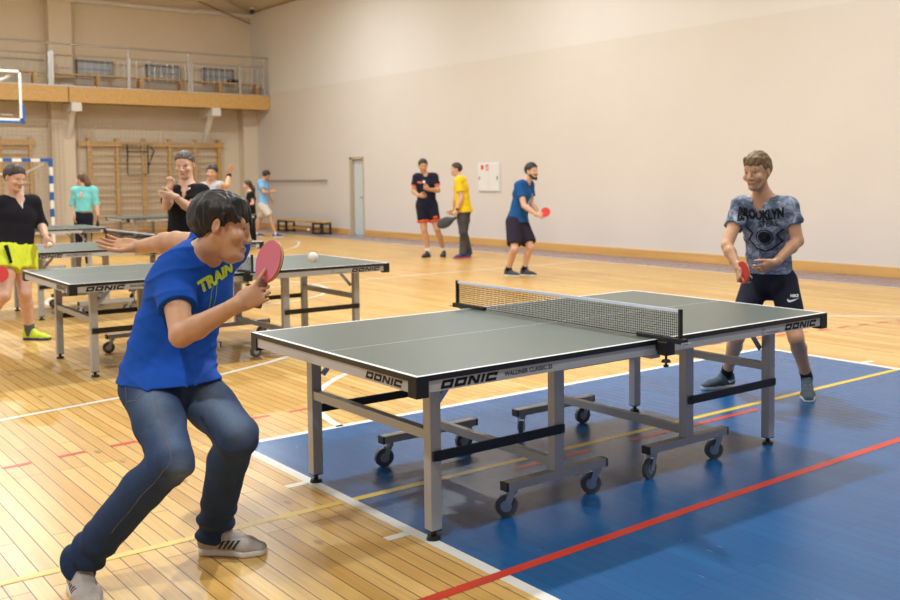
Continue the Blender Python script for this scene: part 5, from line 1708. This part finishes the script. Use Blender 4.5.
printed('polo_emblem', '', p5['top'], 0.1, at(189.5, 188.5, D5-0.1), p5['ls'], nrm(np.cross(p5['front'], p5['ls'])), m_wprint, mesh=strokes_mesh([[(-0.025, 0), (0.025, 0.004)]], 0.018), reach=0.3)

# man in a light grey t-shirt with a raised arm
r6, u6, f6 = vbasis(212, 190)
D6 = 15.0
hL, tL = shoe_pose(217, D6, -f6)
hR, tR = shoe_pose(206, D6, -f6-r6*0.2)
J6 = dict(hipR=at(206, 221, D6), hipL=at(217, 221, D6), knR=at(206, 250, D6-0.05), knL=at(217, 250, D6-0.05), shR=at(201, 188, D6), shL=at(219.5, 186, D6),
          elR=at(199, 205, D6), wrR=at(203, 214, D6-0.2), elL=at(227, 185.5, D6-0.22), wrL=at(229, 175, D6-0.06))
p6 = person('person in a light grey t-shirt raising a hand, partly behind the black polo man', J6,
    dict(c=at(212, 173, D6), F=-r6*0.25-f6*0.95+u6*0.08, U=u6+r6*0.1, S=1.0, cell=0.0045), m_skin_tan,
    hair_short(m_hair_blk, side=0.009, top=0.022, front=0.05, back=-0.075, cell=0.005),
    dict(mat=cloth_mat('light_grey_cotton', s(184, 182, 188)), sleeve=0.5, off=0.016, sleeve_off=0.02, hem=0.0, hempt=at(211, 222, D6), cell=0.01, seed=22),
    dict(kind='shorts', mat=m_navy, len=0.8, cell=0.011), dict(heelL=hL, toeL=tL, heelR=hR, toeR=tR, mat=m_blk_cloth, sole=m_shoe_sole),
    dict(R=dict(f=-u6, s=-f6, curl=RELAX), L=dict(f=u6*0.95+r6*0.25, s=-r6*0.8-f6*0.5, curl=(0.1, 0.1, 0.12, 0.15))),
    cell=0.010, bulk=0.98, brow=s(36, 28, 26))
band('wristband', p6, 'L', 0.02, 0.037, 0.06, m_blk_cloth)

# young woman in black with a ponytail
r7, u7, f7 = vbasis(250, 210)
D7 = 24.6
hL, tL = shoe_pose(249.5, D7+0.1, -r7, 0.24)
hR, tR = shoe_pose(254, D7, -r7-f7*0.2, 0.24)
J7 = dict(hipL=at(250, 211, D7+0.08), hipR=at(252, 211, D7-0.08), knL=at(250, 225, D7+0.08), knR=at(252.5, 225, D7-0.08), shL=at(249.5, 194.5, D7+0.16), shR=at(252, 194.5, D7-0.14),
          elL=at(248, 204, D7+0.2), wrL=at(244.5, 203, D7+0.1), elR=at(253, 203.5, D7-0.2), wrR=at(248.5, 204.5, D7-0.22))
p7 = person('person in black t-shirt and trousers with a dark ponytail, seen in profile', J7,
    dict(c=at(247.2, 185, D7), F=-r7*0.98-f7*0.15, U=u7, S=0.97, cell=0.005), m_skin_pale,
    lambda HP, R, F, U, S: [('hair', [Ell(HP(-0.016, 0, 0.03), (R, F, U), (0.085*S, 0.104*S, 0.092*S), 0.01), Cut(HP(0.075, 0, 0.05), nrm(-U*0.8+F*0.9)),
        cap(HP(-0.09, 0.0, 0.0), HP(-0.14, 0.0, -0.10), 0.045*S, 0.055*S, 0.03), cap(HP(-0.14, 0.0, -0.10), HP(-0.17, 0.0, -0.33), 0.055*S, 0.025*S, 0.03)], m_hair_dk, 0.006, None)],
    dict(mat=m_blk_cloth, sleeve=0.5, off=0.016, sleeve_off=0.02, hem=0.0, hempt=at(251, 208, D7), cell=0.011, seed=31),
    dict(kind='trousers', name='trousers', mat=m_blk_cloth, off=0.014, ok=0.022, oa=0.035, cell=0.011),
    dict(heelL=hL, toeL=tL, heelR=hR, toeR=tR, S=0.92, mat=m_blk_cloth, sole=m_black),
    dict(L=dict(f=-r7, s=u7, curl=RELAX, S=0.9), R=dict(f=-r7, s=u7, curl=RELAX, S=0.9)), cell=0.011, bulk=0.9, woman=True, S=0.95)
printed('shirt_print', '', p7['top'], 0.1, at(247.5, 199, D7), p7['ls'], V(0, 0, 1), m_wprint, mesh=strokes_mesh([[(-0.07, -0.02), (0.07, 0.02)]], 0.05), reach=0.4)

# man in a light blue t-shirt striding to the right
r8, u8, f8 = vbasis(264, 200)
D8 = 26.3
hR, tR = shoe_pose(275.5, D8-0.1, r8+f8*0.05)
hL, tL = shoe_pose(257, D8+0.15, r8+f8*0.2)
J8 = dict(hipR=at(262.5, 206, D8-0.07), hipL=at(265, 205.5, D8+0.1), knR=at(270.5, 216.5, D8-0.12), knL=at(260.5, 218, D8+0.1), shR=at(260, 182.5, D8-0.12), shL=at(265, 182, D8+0.2),
          elR=at(263.8, 192.5, D8-0.2), wrR=at(271, 191.8, D8-0.05), elL=at(268, 193, D8+0.3), wrL=at(271, 199, D8+0.3))
p8 = person('person in a light blue t-shirt and pale shorts striding beside the low bench', J8,
    dict(c=at(266.3, 175.2, D8+0.02), F=r8*0.85+f8*0.45-u8*0.25, U=u8+r8*0.2, S=1.02, cell=0.005), m_skin_tan,
    hair_short(m_hair_blk, side=0.009, top=0.022, front=0.05, back=-0.075, cell=0.005),
    dict(mat=cloth_mat('light_blue_cotton', s(132, 182, 224)), sleeve=0.6, off=0.02, sleeve_off=0.026, hem=0.0, hempt=at(263, 203.5, D8), hw=0.175, hd=0.13, cell=0.011, seed=41, fold=0.006),
    dict(kind='shorts', mat=cloth_mat('pale_beige_cloth', s(206, 196, 184)), len=0.92, wide=0.105, off=0.022, cell=0.011),
    dict(heelL=hL, toeL=tL, heelR=hR, toeR=tR, S=1.05, mat=mat('blue_canvas', s(42, 62, 150), 0.7), sole=m_shoe_sole, sock=m_sock_wht, sockh=0.02),
    dict(R=dict(f=r8, s=u8, curl=RELAX), L=dict(f=-u8+r8*0.3, s=r8, curl=RELAX)), cell=0.011)

# man in a navy kit with orange trim
r9, u9, f9 = vbasis(428, 200)
D9 = 19.3
hR, tR = shoe_pose(428, D9, -f9-r9*0.55)
hL, tL = shoe_pose(444, D9+0.12, -f9-r9*0.15)
m_kit = cloth_mat('navy_kit', s(28, 30, 48)); m_orange = cloth_mat('orange_trim', s(236, 92, 48))
J9 = dict(hipR=at(422, 205, D9), hipL=at(431.5, 205, D9+0.02), knR=at(424, 230, D9-0.06), knL=at(437, 229, D9-0.02), shR=at(416.5, 177.5, D9), shL=at(434.5, 177, D9+0.02),
          elR=at(413.5, 191.5, D9-0.02), wrR=at(418.5, 195.5, D9-0.22), elL=at(438, 190.5, D9-0.02), wrL=at(429, 189.5, D9-0.24))
p9 = person('person in a navy kit with orange trim standing by the long wall', J9,
    dict(c=at(423, 165.8, D9-0.02), F=r9*0.12-f9*0.97-u9*0.12, U=u9, S=1.08, cell=0.005), m_skin_tan,
    hair_short(m_hair_blk, side=0.009, top=0.018, front=0.055, back=-0.075, cell=0.005),
    dict(name='jersey', mat=m_kit, sleeve=0.6, off=0.016, sleeve_off=0.022, hem=0.0, hempt=at(427, 206, D9), hw=0.165, hd=0.125, cell=0.010, seed=51),
    dict(kind='shorts', mat=m_kit, len=0.66, wide=0.1, off=0.022, cell=0.010),
    dict(heelL=hL, toeL=tL, heelR=hR, toeR=tR, S=1.06, mat=mat('dark_brown_shoe', s(52, 34, 32), 0.6), sole=m_black, sock=m_sock_wht, sockh=0.07),
    dict(R=dict(f=r9*0.7-f9*0.5-u9*0.1, s=u9*0.7-r9*0.2, curl=RELAX), L=dict(f=-r9*0.7-f9*0.4+u9*0.35, s=u9*0.7+r9*0.4, curl=FIST)), cell=0.010, bulk=1.02, brow=s(30, 24, 22), S=1.06)
for q in 'LR':
    sh, el = p9['J']['sh'+q], p9['J']['el'+q]
    a_, b2 = sh+(el-sh)*0.555, sh+(el-sh)*0.62
    cu = solid('sleeve_cuff', [evaluate([Seg(a_, b2, r9, 0.0785, 0.0785, 0.0785, 0.0785, 0, flat=True, flat0=True)], 0.006)], m_orange, None); cu.parent = p9['top']
    h_, k_ = p9['J']['hip'+q], p9['J']['kn'+q]
    a_, b2 = h_+(k_-h_)*0.63, h_+(k_-h_)*0.685
    cu = solid('hem_trim', [evaluate([Seg(a_, b2, r9, 0.128, 0.128, 0.1275, 0.1275, 0, flat=True, flat0=True)], 0.008)], m_orange, None); cu.parent = p9['bottom']
    sf = solid('shoulder_panel', [evaluate([cap(sh*0.45+p9['nb']*0.55+p9['spine']*0.045, sh+p9['spine']*0.03+(sh-p9['nb'])*0.12, 0.035, 0.05, 0.02), cap(sh+p9['spine']*0.03+(sh-p9['nb'])*0.12, sh+(el-sh)*0.5+(sh-p9['nb'])*0.16, 0.045, 0.034, 0.02)], 0.008)], m_orange, None); sf.parent = p9['top']
printed('jersey_emblem', '', p9['top'], 0.1, at(424, 183, D9-0.1), p9['ls'], nrm(np.cross(p9['front'], p9['ls'])), m_wprint, mesh=ring(0.0, 0.02, 0.001, 0.026), reach=0.3)
printed('jersey_flash', '', p9['top'], 0.1, at(419.5, 182.5, D9-0.1), p9['ls'], nrm(np.cross(p9['front'], p9['ls'])), m_orange, mesh=strokes_mesh([[(-0.04, 0.01), (0.04, -0.01)]], 0.03), reach=0.3)
printed('shorts_flash', '', p9['bottom'], 0.1, at(435.5, 217, D9-0.1), p9['ls'], nrm(np.cross(p9['front'], p9['ls'])), m_orange, mesh=strokes_mesh([[(-0.04, -0.01), (0.04, 0.01)]], 0.035), reach=0.3)

# man in a yellow t-shirt
rA, uA, fA = vbasis(461, 200)
DA = 19.0
hR, tR = shoe_pose(463, DA-0.1, -rA-fA*0.55)
hL, tL = shoe_pose(468.5, DA+0.05, -rA*0.4-fA*0.9)
JA = dict(hipR=at(463.5, 209, DA+0.08), hipL=at(461, 209, DA-0.1), knR=at(464, 232, DA+0.05), knL=at(463, 232, DA-0.14), shR=at(462.5, 180.5, DA+0.17), shL=at(458.5, 181, DA-0.18),
          elR=at(456, 196, DA+0.22), wrR=at(452.5, 210, DA+0.05), elL=at(461.5, 197, DA-0.22), wrL=at(457, 211, DA-0.25))
JA['hipR'], JA['hipL'] = at(465.5, 209, DA+0.08), at(461.5, 209, DA-0.1)
pA = person('person in a yellow t-shirt and dark grey trousers turned to the left', JA,
    dict(c=at(456.2, 169.3, DA), F=-rA*0.97-fA*0.1, U=uA, S=1.04, cell=0.005), m_skin_pale,
    hair_short(m_hair_dk, side=0.009, top=0.010, front=0.062, back=-0.075, cell=0.005),
    dict(mat=cloth_mat('yellow_cotton', s(244, 204, 40)), sleeve=0.68, off=0.022, sleeve_off=0.028, hem=0.0, hempt=at(462, 212, DA), hw=0.175, hd=0.135, cell=0.010, seed=61, fold=0.007),
    dict(kind='trousers', name='trousers', mat=cloth_mat('dark_grey_cloth', s(74, 72, 74)), off=0.014, ok=0.02, oa=0.03, drop=0.05, cell=0.010),
    dict(heelL=hL, toeL=tL, heelR=hR, toeR=tR, S=1.06, mat=mat('blue_trainer', s(38, 62, 124), 0.6), sole=mat('orange_sole', s(220, 92, 60), 0.6)),
    dict(R=dict(f=-rA*0.5-uA*0.8, s=-rA*0.6+uA*0.3, curl=FIST), L=dict(f=-uA*0.75-rA*0.5, s=-rA, curl=FIST)), cell=0.010, brow=s(70, 50, 36), S=1.04)
band('wrist_watch', pA, 'L', 0.03, 0.036, 0.04, m_black)
printed('shirt_print', '', pA['top'], 0.1, at(456.5, 190, DA), pA['ls'], V(0, 0, 1), m_wprint, mesh=strokes_mesh([[(0, -0.11), (0, 0.11)]], 0.06), reach=0.35)
bagc = V(*at(446.5, 222, DA-0.3))
bd = nrm(-rA*0.93-uA*0.42)
pb = empty('paddle_case', tuple(bagc), label='dark grey paddle case held by the yellow t-shirt man', cat='case')
o_ = solid('case_body', [evaluate([Ell(bagc+bd*0.03, (bd, np.cross(bd, fA), fA), (0.16, 0.10, 0.035), 0.02), cap(bagc-bd*0.08, bagc-bd*0.19, 0.045, 0.028, 0.03)], 0.007)], mat('charcoal_nylon', s(62, 66, 74), 0.6), None)
o_.parent = pb; o_.matrix_parent_inverse = Matrix.Translation(-Vector(pb.location))

# bearded man in a blue t-shirt and dark shorts with a red paddle
rB, uB, fB = vbasis(520, 215)
DB = 15.45
hR, tR = shoe_pose(508.5, DB, rB*0.9-fB*0.45)
hL, tL = shoe_pose(524.5, DB+0.05, rB*0.9-fB*0.35)
JB = dict(hipR=at(513.5, 222, DB-0.05), hipL=at(520.5, 222, DB+0.12), knR=at(514.5, 249, DB-0.22), knL=at(530.5, 247, DB-0.08), shR=at(519.5, 186, DB-0.12), shL=at(529, 184.5, DB+0.2),
          elR=at(524, 205.5, DB-0.24), wrR=at(536.5, 214.5, DB-0.34), elL=at(531.5, 204, DB+0.16), wrL=at(538.5, 213, DB-0.02))
pB = person('bearded person in a blue t-shirt and dark shorts ready with a red paddle mid-hall', JB,
    dict(c=at(531.5, 171.3, DB-0.02), F=rB*0.72-fB*0.68+uB*0.02, U=uB, S=1.08, cell=0.004), m_skin_pale,
    hair_short(m_hair_blk, side=0.009, top=0.020, front=0.056, back=-0.075, cell=0.005),
    dict(mat=cloth_mat('petrol_blue_cotton', s(26, 82, 140)), sleeve=0.6, off=0.02, sleeve_off=0.026, hem=0.0, hempt=at(517, 222, DB), hw=0.18, hd=0.135, cell=0.009, seed=71, fold=0.006),
    dict(kind='shorts', mat=cloth_mat('dark_plum_cloth', s(44, 38, 54)), len=0.84, wide=0.112, off=0.024, cell=0.009, fold=0.005),
    dict(heelL=hL, toeL=tL, heelR=hR, toeR=tR, S=1.06, mat=mat('dark_grey_trainer', s(62, 66, 72), 0.7), sole=m_shoe_sole, sock=m_sock_blk, sockh=0.05),
    dict(R=dict(f=rB*0.85-uB*0.15-fB*0.3, s=uB*0.9+rB*0.2, curl=FIST), L=dict(f=rB*0.6-uB*0.5-fB*0.4, s=uB*0.7+rB*0.4, curl=RELAX)), cell=0.009, brow=s(30, 24, 22), S=1.04)
P_ = pB['HP']; A_ = (pB['HR'], pB['F'], pB['U'])
bd_ = child('beard', [evaluate([Seg(P_(0.02, 0.05, -0.055), P_(0.055, 0.026, -0.098), pB['U'], 0.024, 0.02, 0.02, 0.02, 0.01), Seg(P_(0.02, -0.05, -0.055), P_(0.055, -0.026, -0.098), pB['U'], 0.024, 0.02, 0.02, 0.02, 0.01),
      cap(P_(0.055, 0.026, -0.1), P_(0.082, 0, -0.108), 0.022, 0.024, 0.012), cap(P_(0.055, -0.026, -0.1), P_(0.082, 0, -0.108), 0.022, 0.024, 0.012), cap(P_(0.088, 0.024, -0.056), P_(0.095, -0.0, -0.052), 0.008, 0.008, 0.004), cap(P_(0.088, -0.024, -0.056), P_(0.095, 0.0, -0.052), 0.008, 0.008, 0.004)], 0.005)], m_hair_blk, pB['root'])
printed('shirt_print', '', pB['top'], 0.1, at(531, 199, DB), pB['ls'], V(0, 0, 1), m_wprint, mesh=strokes_mesh([[(-0.05, -0.08), (0.05, 0.08)], [(-0.02, -0.10), (0.08, 0.0)]], 0.025), reach=0.4)
paddle('red paddle held out by the bearded person in the blue t-shirt', at(545.3, 212.3, DB-0.36), rB*0.9+uB*0.3-fB*0.2, -fB*0.9+rB*-0.1+uB*0.3, m_rubber_red, m_rubber_blk, 1.0)
